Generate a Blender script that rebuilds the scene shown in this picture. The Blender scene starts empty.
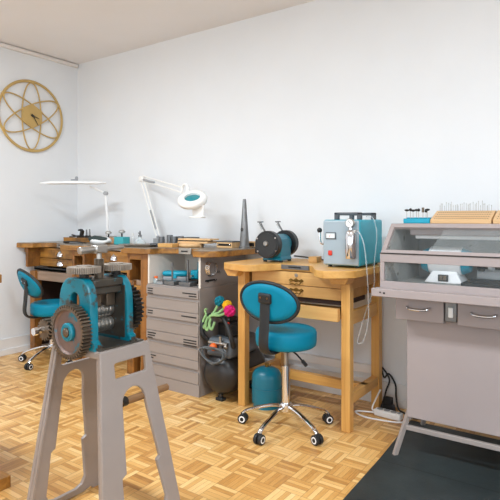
import bpy, bmesh, math, random
from math import pi, sin, cos, radians
from mathutils import Vector, Matrix, Euler
random.seed(7)
sc = bpy.context.scene
COL = sc.collection

# ------------------------------------------------------------------ materials
def lin(c):
    return tuple((v/255/12.92) if v/255 <= .04045 else ((v/255+.055)/1.055)**2.4 for v in c)

class NT:
    def __init__(s, name):
        s.m = bpy.data.materials.new(name); s.m.use_nodes = True
        s.t = s.m.node_tree; s.N = s.t.nodes; s.L = s.t.links
        s.b = s.N['Principled BSDF']
    def n(s, typ, **kw):
        x = s.N.new(typ)
        for k, v in kw.items():
            if k.startswith('i_'):
                key = k[2:]; x.inputs[int(key) if key.isdigit() else key].default_value = v
            else: setattr(x, k, v)
        return x
    def l(s, a, b): s.L.new(a, b)
    def math(s, op, a, b=None, c=None):
        x = s.N.new('ShaderNodeMath'); x.operation = op
        for i, v in enumerate((a, b, c)):
            if v is None: continue
            if isinstance(v, (int, float)): x.inputs[i].default_value = v
            else: s.l(v, x.inputs[i])
        return x.outputs[0]
    def mix(s, f, a, b):
        x = s.N.new('ShaderNodeMix'); x.data_type = 'RGBA'
        for i, v in ((0, f), (6, a), (7, b)):
            if isinstance(v, (int, float)): x.inputs[i].default_value = v
            elif isinstance(v, tuple): x.inputs[i].default_value = (*v[:3], 1)
            else: s.l(v, x.inputs[i])
        return x.outputs[2]

def mat(name, c, rough=.5, metal=0., var=.06, scale=8., bump=0., c2=None, c2amt=.5, c2scale=20., spec=None, trans=0., coat=0., alpha=1.):
    """plain painted / metal / cloth surface with a little mottling; c2 = worn patches of a second colour"""
    t = NT(name); c = lin(c)
    co = t.n('ShaderNodeTexCoord').outputs['Object']
    nz = t.n('ShaderNodeTexNoise', i_Scale=scale, i_Detail=4.); t.l(co, nz.inputs['Vector'])
    a = tuple(v*(1-var) for v in c); b = tuple(min(1, v*(1+var)) for v in c)
    r = t.n('ShaderNodeMapRange', **{'i_1': .3, 'i_2': .7}); t.l(nz.outputs[0], r.inputs[0])
    colr = t.mix(r.outputs[0], a, b)
    if c2:
        n2 = t.n('ShaderNodeTexNoise', i_Scale=c2scale, i_Detail=6., i_Roughness=.7); t.l(co, n2.inputs['Vector'])
        r2 = t.n('ShaderNodeMapRange', **{'i_1': c2amt, 'i_2': c2amt+.06}); t.l(n2.outputs[0], r2.inputs[0])
        colr = t.mix(r2.outputs[0], colr, lin(c2))
    t.l(colr, t.b.inputs['Base Color'])
    t.b.inputs['Roughness'].default_value = rough; t.b.inputs['Metallic'].default_value = metal
    if spec is not None: t.b.inputs['Specular IOR Level'].default_value = spec
    if trans: t.b.inputs['Transmission Weight'].default_value = trans
    if coat: t.b.inputs['Coat Weight'].default_value = coat
    if alpha < 1: t.b.inputs['Alpha'].default_value = alpha
    if bump:
        n3 = t.n('ShaderNodeTexNoise', i_Scale=scale*12, i_Detail=3.); t.l(co, n3.inputs['Vector'])
        bp = t.n('ShaderNodeBump', i_Strength=bump, i_Distance=.01); t.l(n3.outputs[0], bp.inputs['Height'])
        t.l(bp.outputs[0], t.b.inputs['Normal'])
    return t.m

def wood(name, c1, c2, axis=0, rough=.45, scale=1., stain=None, stain_at=.56):
    """grain runs along object axis"""
    t = NT(name)
    co = t.n('ShaderNodeTexCoord').outputs['Object']
    mp = t.n('ShaderNodeMapping'); t.l(co, mp.inputs['Vector'])
    s = [28*scale]*3; s[axis] = 1.6*scale; mp.inputs['Scale'].default_value = s
    nz = t.n('ShaderNodeTexNoise', i_Scale=1., i_Detail=5., i_Roughness=.6, i_Distortion=.6); t.l(mp.outputs[0], nz.inputs['Vector'])
    r = t.n('ShaderNodeMapRange', **{'i_1': .3, 'i_2': .72}); t.l(nz.outputs[0], r.inputs[0])
    colr = t.mix(r.outputs[0], lin(c1), lin(c2))
    if stain:
        n2 = t.n('ShaderNodeTexNoise', i_Scale=5., i_Detail=5., i_Roughness=.65); t.l(co, n2.inputs['Vector'])
        r2 = t.n('ShaderNodeMapRange', **{'i_1': stain_at, 'i_2': stain_at+.16}); t.l(n2.outputs[0], r2.inputs[0])
        colr = t.mix(t.math('MULTIPLY', r2.outputs[0], .8), colr, lin(stain))
    t.l(colr, t.b.inputs['Base Color']); t.b.inputs['Roughness'].default_value = rough
    bp = t.n('ShaderNodeBump', i_Strength=.12, i_Distance=.004); t.l(nz.outputs[0], bp.inputs['Height'])
    t.l(bp.outputs[0], t.b.inputs['Normal'])
    return t.m

def parquet():
    t = NT('oak_mosaic_parquet'); B = .128; NS = 5
    p = t.n('ShaderNodeNewGeometry').outputs['Position']
    sx = t.n('ShaderNodeSeparateXYZ'); t.l(p, sx.inputs[0])
    X = t.math('DIVIDE', sx.outputs[0], B); Y = t.math('DIVIDE', sx.outputs[1], B)
    cx = t.math('FLOOR', X); cy = t.math('FLOOR', Y); fx = t.math('FRACT', X); fy = t.math('FRACT', Y)
    par = t.math('FLOORED_MODULO', t.math('ADD', cx, cy), 2.)
    def sel(a, b):   # par ? a : b
        return t.math('ADD', t.math('MULTIPLY', par, a), t.math('MULTIPLY', t.math('SUBTRACT', 1., par), b))
    u = sel(fx, fy); w = sel(fy, fx)                 # u across strips, w along
    us = t.math('MULTIPLY', u, NS); idx = t.math('FLOOR', us); fu = t.math('FRACT', us)
    v = t.n('ShaderNodeCombineXYZ'); t.l(cx, v.inputs[0]); t.l(cy, v.inputs[1]); t.l(idx, v.inputs[2])
    wn = t.n('ShaderNodeTexWhiteNoise', noise_dimensions='3D'); t.l(v.outputs[0], wn.inputs['Vector'])
    v2 = t.n('ShaderNodeCombineXYZ'); t.l(cx, v2.inputs[0]); t.l(cy, v2.inputs[1])
    wb = t.n('ShaderNodeTexWhiteNoise', noise_dimensions='2D'); t.l(v2.outputs[0], wb.inputs['Vector'])
    # grain
    g = t.n('ShaderNodeCombineXYZ'); t.l(t.math('MULTIPLY', us, 3.), g.inputs[0]); t.l(t.math('MULTIPLY', w, 1.6), g.inputs[1])
    t.l(t.math('MULTIPLY', wn.outputs[0], 57.), g.inputs[2])
    gn = t.n('ShaderNodeTexNoise', i_Scale=1.3, i_Detail=5., i_Roughness=.65); t.l(g.outputs[0], gn.inputs['Vector'])
    tone = t.math('ADD', t.math('ADD', t.math('MULTIPLY', wn.outputs[0], .50), t.math('MULTIPLY', wb.outputs[0], .22)), t.math('MULTIPLY', gn.outputs[0], .38))
    rp = t.n('ShaderNodeValToRGB'); e = rp.color_ramp.elements
    e[0].position = .12; e[0].color = (*lin((150, 102, 54)), 1)
    e[1].position = .98; e[1].color = (*lin((246, 216, 164)), 1)
    for pos, c in ((.34, (198, 144, 78)), (.58, (221, 172, 104)), (.8, (236, 194, 130))):
        x = e.new(pos); x.color = (*lin(c), 1)
    t.l(tone, rp.inputs[0])
    # joints
    def edge(f, wd): return t.math('LESS_THAN', t.math('MINIMUM', f, t.math('SUBTRACT', 1., f)), wd)
    j = t.math('MAXIMUM', edge(fu, .035), edge(w, .012))
    colr = t.mix(t.math('MULTIPLY', j, .55), rp.outputs[0], lin((105, 62, 28)))
    t.l(colr, t.b.inputs['Base Color'])
    t.l(t.math('ADD', .24, t.math('MULTIPLY', gn.outputs[0], .14)), t.b.inputs['Roughness'])
    bp = t.n('ShaderNodeBump', i_Strength=.25, i_Distance=.002, invert=True); t.l(j, bp.inputs['Height'])
    t.l(bp.outputs[0], t.b.inputs['Normal'])
    return t.m

def mat_tiles():
    t = NT('black_rubber_mat')
    p = t.n('ShaderNodeNewGeometry').outputs['Position']
    sx = t.n('ShaderNodeSeparateXYZ'); t.l(p, sx.inputs[0])
    n1 = t.n('ShaderNodeTexNoise', i_Scale=5., i_Detail=8., i_Roughness=.7); t.l(p, n1.inputs['Vector'])
    n2 = t.n('ShaderNodeTexNoise', i_Scale=70., i_Detail=6., i_Roughness=.75); t.l(p, n2.inputs['Vector'])
    r = t.n('ShaderNodeMapRange', **{'i_1': .62, 'i_2': .82}); t.l(n2.outputs[0], r.inputs[0])
    base = t.mix(n1.outputs[0], lin((12, 17, 18)), lin((56, 66, 67)))
    colr = t.mix(t.math('MULTIPLY', r.outputs[0], .5), base, lin((120, 130, 128)))
    f = t.math('FRACT', t.math('DIVIDE', t.math('ADD', sx.outputs[1], .42), .5))
    fx = t.math('FRACT', t.math('DIVIDE', t.math('ADD', sx.outputs[0], 1.0), .9))
    jn = t.math('MAXIMUM', t.math('LESS_THAN', f, .012), t.math('LESS_THAN', fx, .007))
    colr = t.mix(jn, colr, lin((14, 18, 18)))
    t.l(colr, t.b.inputs['Base Color']); t.b.inputs['Roughness'].default_value = .42
    bp = t.n('ShaderNodeBump', i_Strength=.2, i_Distance=.003); t.l(n2.outputs[0], bp.inputs['Height']); t.l(bp.outputs[0], t.b.inputs['Normal'])
    return t.m

def glass(name, tint=(235, 245, 245), rough=.02, alpha=.16):
    t = NT(name)
    t.b.inputs['Base Color'].default_value = (*lin(tint), 1); t.b.inputs['Roughness'].default_value = rough
    t.b.inputs['Alpha'].default_value = alpha; t.b.inputs['Specular IOR Level'].default_value = .6
    return t.m

def emit(name, c, s):
    t = NT(name); t.b.inputs['Base Color'].default_value = (*lin(c), 1)
    t.b.inputs['Emission Color'].default_value = (*lin(c), 1); t.b.inputs['Emission Strength'].default_value = s
    return t.m

M = dict(
    wall=mat('white_wall_paint', (226, 228, 230), .85, var=.012, scale=3., bump=.05),
    ceiling=mat('ceiling_paint', (232, 229, 228), .9, var=.015, scale=2.),
    base=mat('skirting_paint', (226, 224, 222), .55, var=.02),
    trunk=mat('white_plastic_trunking', (228, 222, 216), .5, var=.01),
    floor=parquet(), mat=mat_tiles(),
    owx=wood('worn_dark_bench_wood_along', (180, 126, 54), (118, 76, 30), 0, .42, 1., (66, 42, 24), .52),
    owy=wood('worn_dark_bench_wood_deep', (164, 110, 50), (108, 70, 30), 1, .45, 1., (62, 40, 24), .52),
    owz=wood('worn_dark_bench_wood_upright', (164, 108, 48), (108, 68, 28), 2, .45, 1., (60, 38, 22), .52),
    owtop=wood('worn_bench_top_with_glare', (150, 138, 122), (112, 92, 70), 0, .3, 1., (96, 88, 80), .5),  # grey of the grazing glare mixed into the worn wood colour
    dark=mat('dark_board_and_shade', (52, 34, 28), .6, var=.2),  # dark boards, also painted shade in recesses and gaps
    greywood=wood('lit_grey_wood', (168, 142, 122), (132, 106, 86), 0, .5),  # greyness of the lit front rail put into the wood colour
    greywoodz=wood('weathered_grey_wood_upright', (172, 148, 128), (138, 112, 92), 2, .5),
    beechx=wood('beech_along', (224, 174, 98), (198, 140, 68), 0, .38, .8),
    beechy=wood('beech_deep', (222, 170, 96), (196, 138, 68), 1, .38, .8),
    beechz=wood('beech_upright', (222, 172, 98), (196, 140, 70), 2, .38, .8),
    pinex=wood('pale_drawer_wood', (220, 174, 108), (196, 144, 80), 0, .45, .7, (170, 120, 66), .6),
    pale=wood('pale_untreated_wood', (224, 186, 138), (202, 160, 110), 0, .55, 1.),
    teal=mat('teal_vinyl', (0, 124, 152), .5, var=.05, scale=5., spec=.2),
    tealb=mat('teal_painted_steel', (8, 110, 132), .35, var=.05),
    tealbox=mat('teal_powder_coat', (50, 160, 178), .4, var=.05),
    tealmill=mat('chipped_teal_enamel', (0, 112, 130), .32, var=.16, scale=14., c2=(60, 54, 46), c2amt=.555, c2scale=17.),
    cheek=mat('oily_cast_iron_with_paint_traces', (66, 61, 54), .4, .35, var=.2, scale=16., c2=(10, 120, 138), c2amt=.60, c2scale=26.),
    gearface=mat('worn_reddish_gear_web', (122, 100, 92), .45, .3, var=.18, scale=12., c2=(14, 116, 138), c2amt=.55, c2scale=11.),
    gearlight=mat('pale_worn_gear_steel', (150, 138, 126), .42, .3, var=.12, scale=25.),
    iron=mat('grey_brown_iron', (112, 98, 84), .4, .75, var=.2, scale=25.),
    darkiron=mat('blackened_iron', (46, 43, 40), .42, .6, var=.2, scale=25.),
    steel=mat('brushed_steel', (176, 172, 166), .3, .9, var=.08, scale=30.),
    chrome=mat('chrome', (225, 225, 228), .1, 1., var=.02),
    toolgrey=mat('grey_tool_steel', (120, 120, 120), .4, .7, var=.12, scale=30.),
    black=mat('black_plastic', (24, 25, 27), .4, var=.1),
    rubber=mat('black_rubber', (32, 33, 34), .55, var=.1),
    white=mat('white_plastic', (236, 234, 230), .35, var=.015),
    whitem=mat('white_enamel', (238, 238, 238), .3, var=.015),
    grey=mat('grey_plastic', (150, 152, 154), .4, var=.04),
    filing=mat('mauve_grey_cabinet_steel', (150, 140, 134), .45, var=.035, scale=4.),
    hood=mat('mauve_grey_hood_steel', (158, 145, 142), .42, var=.03, scale=4.),
    stand=mat('pale_mauve_cast_stand_paint', (152, 141, 135), .38, var=.05, scale=6.),
    dust=mat('dusty_hood_lining', (142, 142, 138), .85, var=.28, scale=7., c2=(84, 82, 78), c2amt=.60, c2scale=14.),
    brass=mat('gold_painted_metal', (190, 158, 96), .45, .15, var=.04),
    oldbrass=mat('dark_brass', (120, 92, 44), .38, .85, var=.15),
    red=mat('red_plastic', (206, 52, 32), .35), orange=mat('orange_plastic', (236, 104, 34), .4),
    blueh=mat('bright_blue_holder', (0, 150, 176), .4, var=.03),
    peach=mat('peach_wood_block', (228, 176, 132), .55), mint=mat('mint_teal_block', (60, 164, 170), .5),
    bottleg=glass('clear_glass', (225, 238, 238), .03, .35),
    pane=glass('hood_glass', (205, 212, 212), .03, .035),
    shield=glass('hazy_plastic_shield', (170, 176, 176), .15, .13),
    lens=glass('magnifier_lens', (24, 140, 150), .05, .9),
    tube=glass('clear_hose', (216, 222, 224), .25, .32),
    tank=mat('black_tank_enamel', (38, 36, 36), .35, var=.12, scale=6.),
    shroud=mat('dark_grey_shroud', (92, 98, 104), .45, var=.06),
    hose=mat('grey_hose', (84, 88, 90), .45),
    green=mat('pale_green_yarn', (146, 184, 124), .9, var=.12, scale=40., bump=.4),
    ytl=mat('teal_yarn', (0, 120, 140), .95, var=.2, scale=60., bump=.6),
    yyl=mat('yellow_yarn', (234, 176, 22), .95, var=.2, scale=60., bump=.6),
    ymg=mat('magenta_yarn', (212, 22, 112), .95, var=.2, scale=60., bump=.6),
    dial=mat('white_dial', (238, 238, 236), .3, var=.01), screen=mat('meter_window', (222, 228, 228), .2, var=.03),
    led=mat('frosted_diffuser', (240, 240, 240), .4, var=.01),
    panelgrey=mat('blue_grey_front_panel', (160, 174, 182), .38, .2, var=.02),
    whiteboard=mat('white_melamine', (222, 214, 204), .5, var=.03), 
    rod=wood('handled_round_wood', (150, 112, 74), (112, 78, 48), 1, .5),
    bag=mat('white_cloth', (224, 226, 226), .8, var=.04), roll=mat('dark_green_roll', (34, 50, 48), .6),
    slate=mat('dark_grey_slab', (78, 80, 84), .5, var=.1),
)

# ------------------------------------------------------------------ mesh helpers
class MB:
    def __init__(s): s.b = bmesh.new()
    def _xf(s, vs, mt): bmesh.ops.transform(s.b, matrix=mt, verts=vs); return s
    def box(s, x0, x1, y0, y1, z0, z1, rot=None, taper=None):
        r = bmesh.ops.create_cube(s.b, size=1.)
        vs = r['verts']
        if taper:
            for v in vs:
                if v.co.z > 0: v.co.x *= taper[0]; v.co.y *= taper[1]
        mt = Matrix.Translation(((x0+x1)/2, (y0+y1)/2, (z0+z1)/2))
        if rot: mt = mt @ Euler(rot).to_matrix().to_4x4()
        s._xf(vs, mt @ Matrix.Diagonal((abs(x1-x0), abs(y1-y0), abs(z1-z0), 1)))
        return s
    def cyl(s, p0, p1, r0, r1=None, n=24):
        p0 = Vector(p0); p1 = Vector(p1); d = p1-p0
        r = bmesh.ops.create_cone(s.b, cap_ends=True, segments=n, radius1=r0, radius2=r0 if r1 is None else r1, depth=d.length)
        s._xf(r['verts'], Matrix.Translation((p0+p1)/2) @ d.to_track_quat('Z', 'Y').to_matrix().to_4x4())
        return s
    def ball(s, c, r, sc_=(1, 1, 1), n=16):
        q = bmesh.ops.create_uvsphere(s.b, u_segments=n*2, v_segments=n, radius=r)
        s._xf(q['verts'], Matrix.Translation(c) @ Matrix.Diagonal((*sc_, 1)))
        return s
    def lathe(s, prof, c=(0, 0, 0), axis='Z', n=32):
        """prof: (radius, height) along axis"""
        mt = Matrix.Translation(c)
        if axis == 'X': mt = mt @ Matrix.Rotation(pi/2, 4, 'Y')
        elif axis == 'Y': mt = mt @ Matrix.Rotation(-pi/2, 4, 'X')
        elif isinstance(axis, Vector): mt = mt @ axis.to_track_quat('Z', 'Y').to_matrix().to_4x4()
        rings = []
        for r, z in prof:
            rings.append([s.b.verts.new(mt @ Vector((r*cos(2*pi*k/n), r*sin(2*pi*k/n), z))) for k in range(n)] if r > 1e-6 else [s.b.verts.new(mt @ Vector((0, 0, z)))])
        for a, b in zip(rings, rings[1:]):
            if len(a) == 1 and len(b) == 1: continue
            for k in range(n):
                j = (k+1) % n
                if len(a) == 1: s.b.faces.new((a[0], b[j], b[k]))
                elif len(b) == 1: s.b.faces.new((a[k], a[j], b[0]))
                else: s.b.faces.new((a[k], a[j], b[j], b[k]))
        if prof[0] == prof[-1]: return s          # a closed ring needs no caps
        if len(rings[0]) > 1: s.b.faces.new(rings[0][::-1])
        if len(rings[-1]) > 1: s.b.faces.new(rings[-1])
        return s
    def tube(s, pts, r, n=10, closed=False, flat=None):
        """sweep a circle (or an ellipse: flat=(rx, ry)) along a polyline"""
        pts = [Vector(p) for p in pts]; N = len(pts); rings = []
        up = None
        for i, p in enumerate(pts):
            a = pts[(i-1) % N] if closed or i > 0 else p
            b = pts[(i+1) % N] if closed or i < N-1 else p
            t = (b-a).normalized()
            if up is None:
                up = Vector((0, 0, 1)) if abs(t.z) < .9 else Vector((0, 1, 0))
            x = t.cross(up); x.normalize(); up = x.cross(t); up.normalize()
            rr = r[i] if isinstance(r, (list, tuple)) else r
            rx, ry = flat if flat else (rr, rr)
            rings.append([s.b.verts.new(p + x*rx*cos(2*pi*k/n) + up*ry*sin(2*pi*k/n)) for k in range(n)])
        pr = list(zip(rings, rings[1:])) + ([(rings[-1], rings[0])] if closed else [])
        for a, b in pr:
            for k in range(n):
                j = (k+1) % n; s.b.faces.new((a[k], a[j], b[j], b[k]))
        if not closed:
            s.b.faces.new(rings[0][::-1]); s.b.faces.new(rings[-1])
        return s
    def prism(s, poly, lo, hi, plane='XY', fn=None):
        """extrude a 2D outline; plane XY->z, XZ->y, YZ->x"""
        def P(a, b, c): return {'XY': Vector((a, b, c)), 'XZ': Vector((a, c, b)), 'YZ': Vector((c, a, b))}[plane]
        A = [s.b.verts.new(P(x, y, lo)) for x, y in poly]; B = [s.b.verts.new(P(x, y, hi)) for x, y in poly]
        n = len(poly)
        s.b.faces.new(A[::-1]); s.b.faces.new(B)
        for k in range(n):
            j = (k+1) % n; s.b.faces.new((A[k], A[j], B[j], B[k]))
        return s
    def mesh(s, me, mt=None):
        if mt is not None: me.transform(mt)
        s.b.from_mesh(me); return s
    def fn(s, f):
        for v in s.b.verts: v.co = f(v.co)
        return s

def cutout(outline, holes, t, bevel=0.):
    """flat plate with holes, thickness t, in XY around z=0"""
    cu = bpy.data.curves.new('tmp', 'CURVE'); cu.dimensions = '2D'; cu.fill_mode = 'BOTH'
    cu.extrude = t/2-bevel; cu.bevel_depth = bevel; cu.bevel_resolution = 1
    for pl in [outline]+holes:
        sp = cu.splines.new('POLY'); sp.points.add(len(pl)-1)
        for p, q in zip(sp.points, pl): p.co = (q[0], q[1], 0, 1)
        sp.use_cyclic_u = True
    o = bpy.data.objects.new('tmp', cu); COL.objects.link(o)
    me = bpy.data.meshes.new_from_object(o.evaluated_get(bpy.context.evaluated_depsgraph_get()))
    bpy.data.objects.remove(o); bpy.data.curves.remove(cu)
    return me

def part(name, mb, m, parent=None, bevel=0., smooth=True, angle=35, label=None, seg=2, subsurf=0):
    bm = mb.b
    bmesh.ops.recalc_face_normals(bm, faces=bm.faces[:])
    me = bpy.data.meshes.new(name); bm.to_mesh(me); bm.free()
    me.materials.append(M[m] if isinstance(m, str) else m)
    if smooth:
        for p in me.polygons: p.use_smooth = True
        me.set_sharp_from_angle(angle=radians(angle))
    o = bpy.data.objects.new(name, me); COL.objects.link(o)
    if parent: o.parent = parent
    if bevel:
        b = o.modifiers.new('bevel', 'BEVEL'); b.width = bevel; b.segments = seg; b.limit_method = 'ANGLE'; b.angle_limit = radians(40)
    if subsurf:
        q = o.modifiers.new('sub', 'SUBSURF'); q.levels = subsurf; q.render_levels = subsurf
    if label: o['label'] = label
    return o

def tag(o, label, cat, group=None):
    o['label'] = label; o['category'] = cat
    if group: o['group'] = group
    return o
def thing(name, label, cat, loc=(0, 0, 0), rz=0., group=None):
    o = bpy.data.objects.new(name, None); COL.objects.link(o); o.location = loc; o.rotation_euler = (0, 0, rz)
    o.empty_display_size = .05
    return tag(o, label, cat, group)
def struct(name, mb, m, bevel=0.):
    o = part(name, mb, m, bevel=bevel); o['kind'] = 'structure'; return o
def copy_tree(o, parent=None):
    c = o.copy(); COL.objects.link(c)
    if parent: c.parent = parent
    for ch in list(o.children): copy_tree(ch, c)
    return c
def single(name, mb, m, label, cat, loc=(0, 0, 0), rz=0., group=None, **kw):
    o = part(name, mb, m, **kw); o.location = loc; o.rotation_euler = (0, 0, rz); return tag(o, label, cat, group)
def arc(cx, cy, r, a0, a1, n=10, ry=None):
    return [(cx+r*cos(radians(a0+(a1-a0)*k/n)), cy+(ry or r)*sin(radians(a0+(a1-a0)*k/n))) for k in range(n+1)]
def rrect(x0, x1, y0, y1, r, n=4):
    return arc(x1-r, y1-r, r, 0, 90, n)+arc(x0+r, y1-r, r, 90, 180, n)+arc(x0+r, y0+r, r, 180, 270, n)+arc(x1-r, y0+r, r, 270, 360, n)
def bez(p, n=14):
    """smooth polyline through points (Catmull-Rom)"""
    p = [Vector(q) for q in p]; P = [2*p[0]-p[1]]+p+[2*p[-1]-p[-2]]; out = []
    for i in range(1, len(P)-2):
        a, b, c, d = P[i-1:i+3]
        for k in range(n):
            t = k/n
            out.append(.5*((2*b)+(c-a)*t+(2*a-5*b+4*c-d)*t*t+(3*b-3*c+d-a)*t**3))
    out.append(p[-1]); return out

# ------------------------------------------------------------------ room
XL, XR, YF, YB, H = -4.57, 3.4, -3.0, 3.40, 2.85
struct('floor', MB().box(XL-.15, XR+.15, YF-.15, YB+.15, -.12, 0), 'floor')
struct('ceiling', MB().box(XL-.15, XR+.15, YF-.15, YB+.15, H, H+.12), 'ceiling')
struct('wall_back', MB().box(XL-.15, XR+.15, YB, YB+.15, 0, H), 'wall')
struct('wall_left', MB().box(XL-.15, XL, YF, YB, 0, H), 'wall')
WINF = [(-3.6, -1.4), (-.6, 1.6)]; WZ = (.85, 2.45)
w = MB(); xs = [XL-.15]+[v for a in WINF for v in a]+[XR+.15]
for a, b in zip(xs[0::2], xs[1::2]): w.box(a, b, YF-.15, YF, 0, H)
for a, b in WINF: w.box(a, b, YF-.15, YF, 0, WZ[0]); w.box(a, b, YF-.15, YF, WZ[1], H)
struct('wall_front', w, 'wall')
WR = (-1.6, 1.4)
w = MB().box(XR, XR+.15, YF, WR[0], 0, H).box(XR, XR+.15, WR[1], YB, 0, H).box(XR, XR+.15, WR[0], WR[1], 0, WZ[0]).box(XR, XR+.15, WR[0], WR[1], WZ[1], H)
struct('wall_right', w, 'wall')
k = 1
for a, b in WINF:
    f = MB().box(a, a+.06, YF-.1, YF-.03, *WZ).box(b-.06, b, YF-.1, YF-.03, *WZ).box(a, b, YF-.1, YF-.03, WZ[1]-.06, WZ[1]).box(a, b, YF-.1, YF-.03, WZ[0], WZ[0]+.06).box((a+b)/2-.03, (a+b)/2+.03, YF-.1, YF-.03, *WZ)
    struct('window_%d' % k, f, 'whitem', .004); k += 1
f = MB()
for y0, y1 in ((WR[0], WR[0]+.06), (-.13, -.07), (WR[1]-.06, WR[1])): f.box(XR+.03, XR+.1, y0, y1, *WZ)
f.box(XR+.03, XR+.1, *WR, WZ[1]-.06, WZ[1]).box(XR+.03, XR+.1, *WR, WZ[0], WZ[0]+.06)
struct('window_3', f, 'whitem', .004)
# skirting boards: a low proud strip and the board above it
struct('baseboard_back', MB().box(XL, XR, YB-.014, YB, 0, .15).box(XL, XR, YB-.026, YB, 0, .055), 'base', .003)
struct('baseboard_left', MB().box(XL, XL+.014, YF, YB-.014, 0, .15).box(XL, XL+.026, YF, YB-.026, 0, .055), 'base', .003)
# white cable trunking under the ceiling of the left wall
struct('trim_1', MB().box(XL, XL+.03, .5, YB-.01, H-.042, H-.008), 'trunk', .004)

struct('trim_2', MB().box(-2.3, -1.30, YB-.035, YB, .195, .25), 'trunk', .003)

# ------------------------------------------------------------------ wall clock
ck = thing('wall_clock', 'large round gold wire wall clock with looping petals and hexagon centre', 'clock', (XL, 2.868, 2.226))
R = .33
def ringpts(a, b, rot, n=64, x=.02):
    return [(x, a*cos(t)*cos(rot)-b*sin(t)*sin(rot), a*cos(t)*sin(rot)+b*sin(t)*cos(rot)) for t in [2*pi*i/n for i in range(n)]]
part('outer_ring', MB().tube(ringpts(R, R, 0, 96), .009, 8, True, flat=(.008, .013)), 'brass', ck)
for i in range(3):
    part('petal_loop', MB().tube(ringpts(R-.012, .098, pi/2+i*pi/3, 80, .02+.004*i), .0068, 8, True), 'brass', ck)
part('face', MB().prism([(.117*cos(pi/2+i*pi/3), .117*sin(pi/2+i*pi/3)) for i in range(6)], .026, .036, 'YZ'), 'brass', ck, .002)
part('wall_bracket', MB().box(0, .03, -.03, .03, -.03, .03), 'brass', ck)
def hand(a, l, w_):
    a = radians(a); u = Vector((cos(a), sin(a))); n = Vector((-u.y, u.x))*w_
    return [tuple(u*-.02+n), tuple(u*-.02-n), tuple(u*l-n*.4), tuple(u*l+n*.4)]
part('hour_hand', MB().prism(hand(-14, .068, .006), .038, .041, 'YZ'), 'black', ck)
part('minute_hand', MB().prism(hand(-57, .10, .005), .043, .046, 'YZ'), 'black', ck)
part('hand_hub', MB().cyl((.034, 0, 0), (.049, 0, 0), .01, n=16), 'black', ck)

# ------------------------------------------------------------------ old long bench along the back wall
BZ = 1.025; CX = (-4.18, -3.40, -2.65)
ob = thing('jewellers_bench', 'long worn dark wooden goldsmith bench with three scalloped cutouts along back wall', 'workbench', (0, 0, 0))
out = [(XL+.005, 3.362), (XL+.005, 2.722)]
for c in CX:
    out += [(c-.24, 2.752)]+[(c-.21*cos(t), 2.775+.17*sin(t)**.6) for t in [pi*i/16 for i in range(17)]]+[(c+.24, 2.752)]
out += [(-2.36, 2.75), (-2.30, 2.775), (-2.255, 2.83), (-2.235, 2.92), (-2.23, 3.362)]
part('worktop', MB().prism(out, BZ-.045, BZ-.004), 'owx', ob, .004)
top = [(x if abs(x-XL) < .1 else x, y+.006 if y < 3.3 else y) for x, y in out]
part('top_sheet', MB().prism(top, BZ-.004, BZ), 'owtop', ob, label='worn upper surface with grey glare in its colour')
for c in CX:
    p = part('pin_plate', MB().box(c-.062, c+.062, 2.926, 2.944, BZ-.045, BZ+.002), 'steel', ob, .002, label='steel bench pin plate')
    part('slot', MB().box(c-.035, c+.03, 2.9245, 2.93, BZ-.028, BZ-.017), 'black', p)
def old_drawer(x0, x1, y, z0, z1, arch):
    d = part('drawer', MB().box(x0, x1, y, y+.38, z0, z1), 'owx', ob, .003)
    xm = (x0+x1)/2; zc = (z0+z1)/2-.006
    hz = MB().lathe([(.001, .03), (.016, .027), (.028, .018), (.034, .004), (.035, 0)], (0, 0, 0), 'Z', 20)
    hz.fn(lambda c: Vector((xm+c.x*1.25, y-c.z*.9, zc-.018+max(c.y, 0)*1.3)))
    part('cup_handle', hz, 'chrome', d)
    part('keyhole', MB().cyl((xm, y-.003, z1-.022), (xm, y+.002, z1-.022), .006, n=12), 'steel', d)
for c in CX[:2]:
    x1 = -3.842 if c < -4 else c+.25
    old_drawer(c-.285, x1, 2.90, .882, .972, True)
    old_drawer(c-.285, x1, 2.90, .805, .878, True)
    part('catch_tray', MB().box(c-.285, c+.25, 2.84, 3.30, .772, .79).box(c-.285, c+.25, 2.84, 2.85, .772, .80), 'black', ob, .002, label='black leather lined catch tray')
part('end_panel', MB().box(-4.50, -4.47, 2.775, 3.34, .80, .98), 'owz', ob, .003)
for a, b in ((-3.84, -3.81), (-3.70, -3.672), (-3.145, -3.115)):
    part('divider_panel', MB().box(a, b, 2.80, 3.34, .70, .98), 'owz', ob, .003)
part('divider_panel', MB().box(-2.99, -2.905, 2.80, 3.34, 0, .98), 'owz', ob, .003)
for a, b in ((-3.81, -3.70), (-3.115, -2.99)):
    part('niche_back', MB().box(a, b, 2.96, 2.98, .72, .98), 'dark', ob)  # dark tone paints the shade inside the recess
    part('niche_rail', MB().box(a, b, 2.80, 2.84, .93, .98), 'owx', ob, .003); part('niche_floor', MB().box(a, b, 2.80, 2.96, .70, .73), 'owx', ob, .003)
part('apron_rail', MB().box(-4.47, -2.99, 2.83, 2.872, .68, .765), 'greywood', ob, .003, label='greyish lower front rail')
for x, y in ((-4.47, 2.80), (-3.82, 2.80), (-3.70, 2.80), (-3.145, 2.80), (-4.47, 3.26), (-3.145, 3.26)):
    l = part('leg', MB().box(x, x+.075, y, y+.075, .03, .765), 'owz', ob, .004)
    part('foot_block', MB().box(x-.012, x+.11, y-.012, y+.085, 0, .03), 'pale', l, .003, label='pale wooden block under the leg')
part('corner_bracket', MB().box(-4.565, -4.47, 2.80, 2.86, .93, .98), 'owx', ob, .006)
part('kneehole_back', MB().box(-4.24, -3.90, 3.14, 3.16, .05, .72), 'dark', ob)
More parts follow.
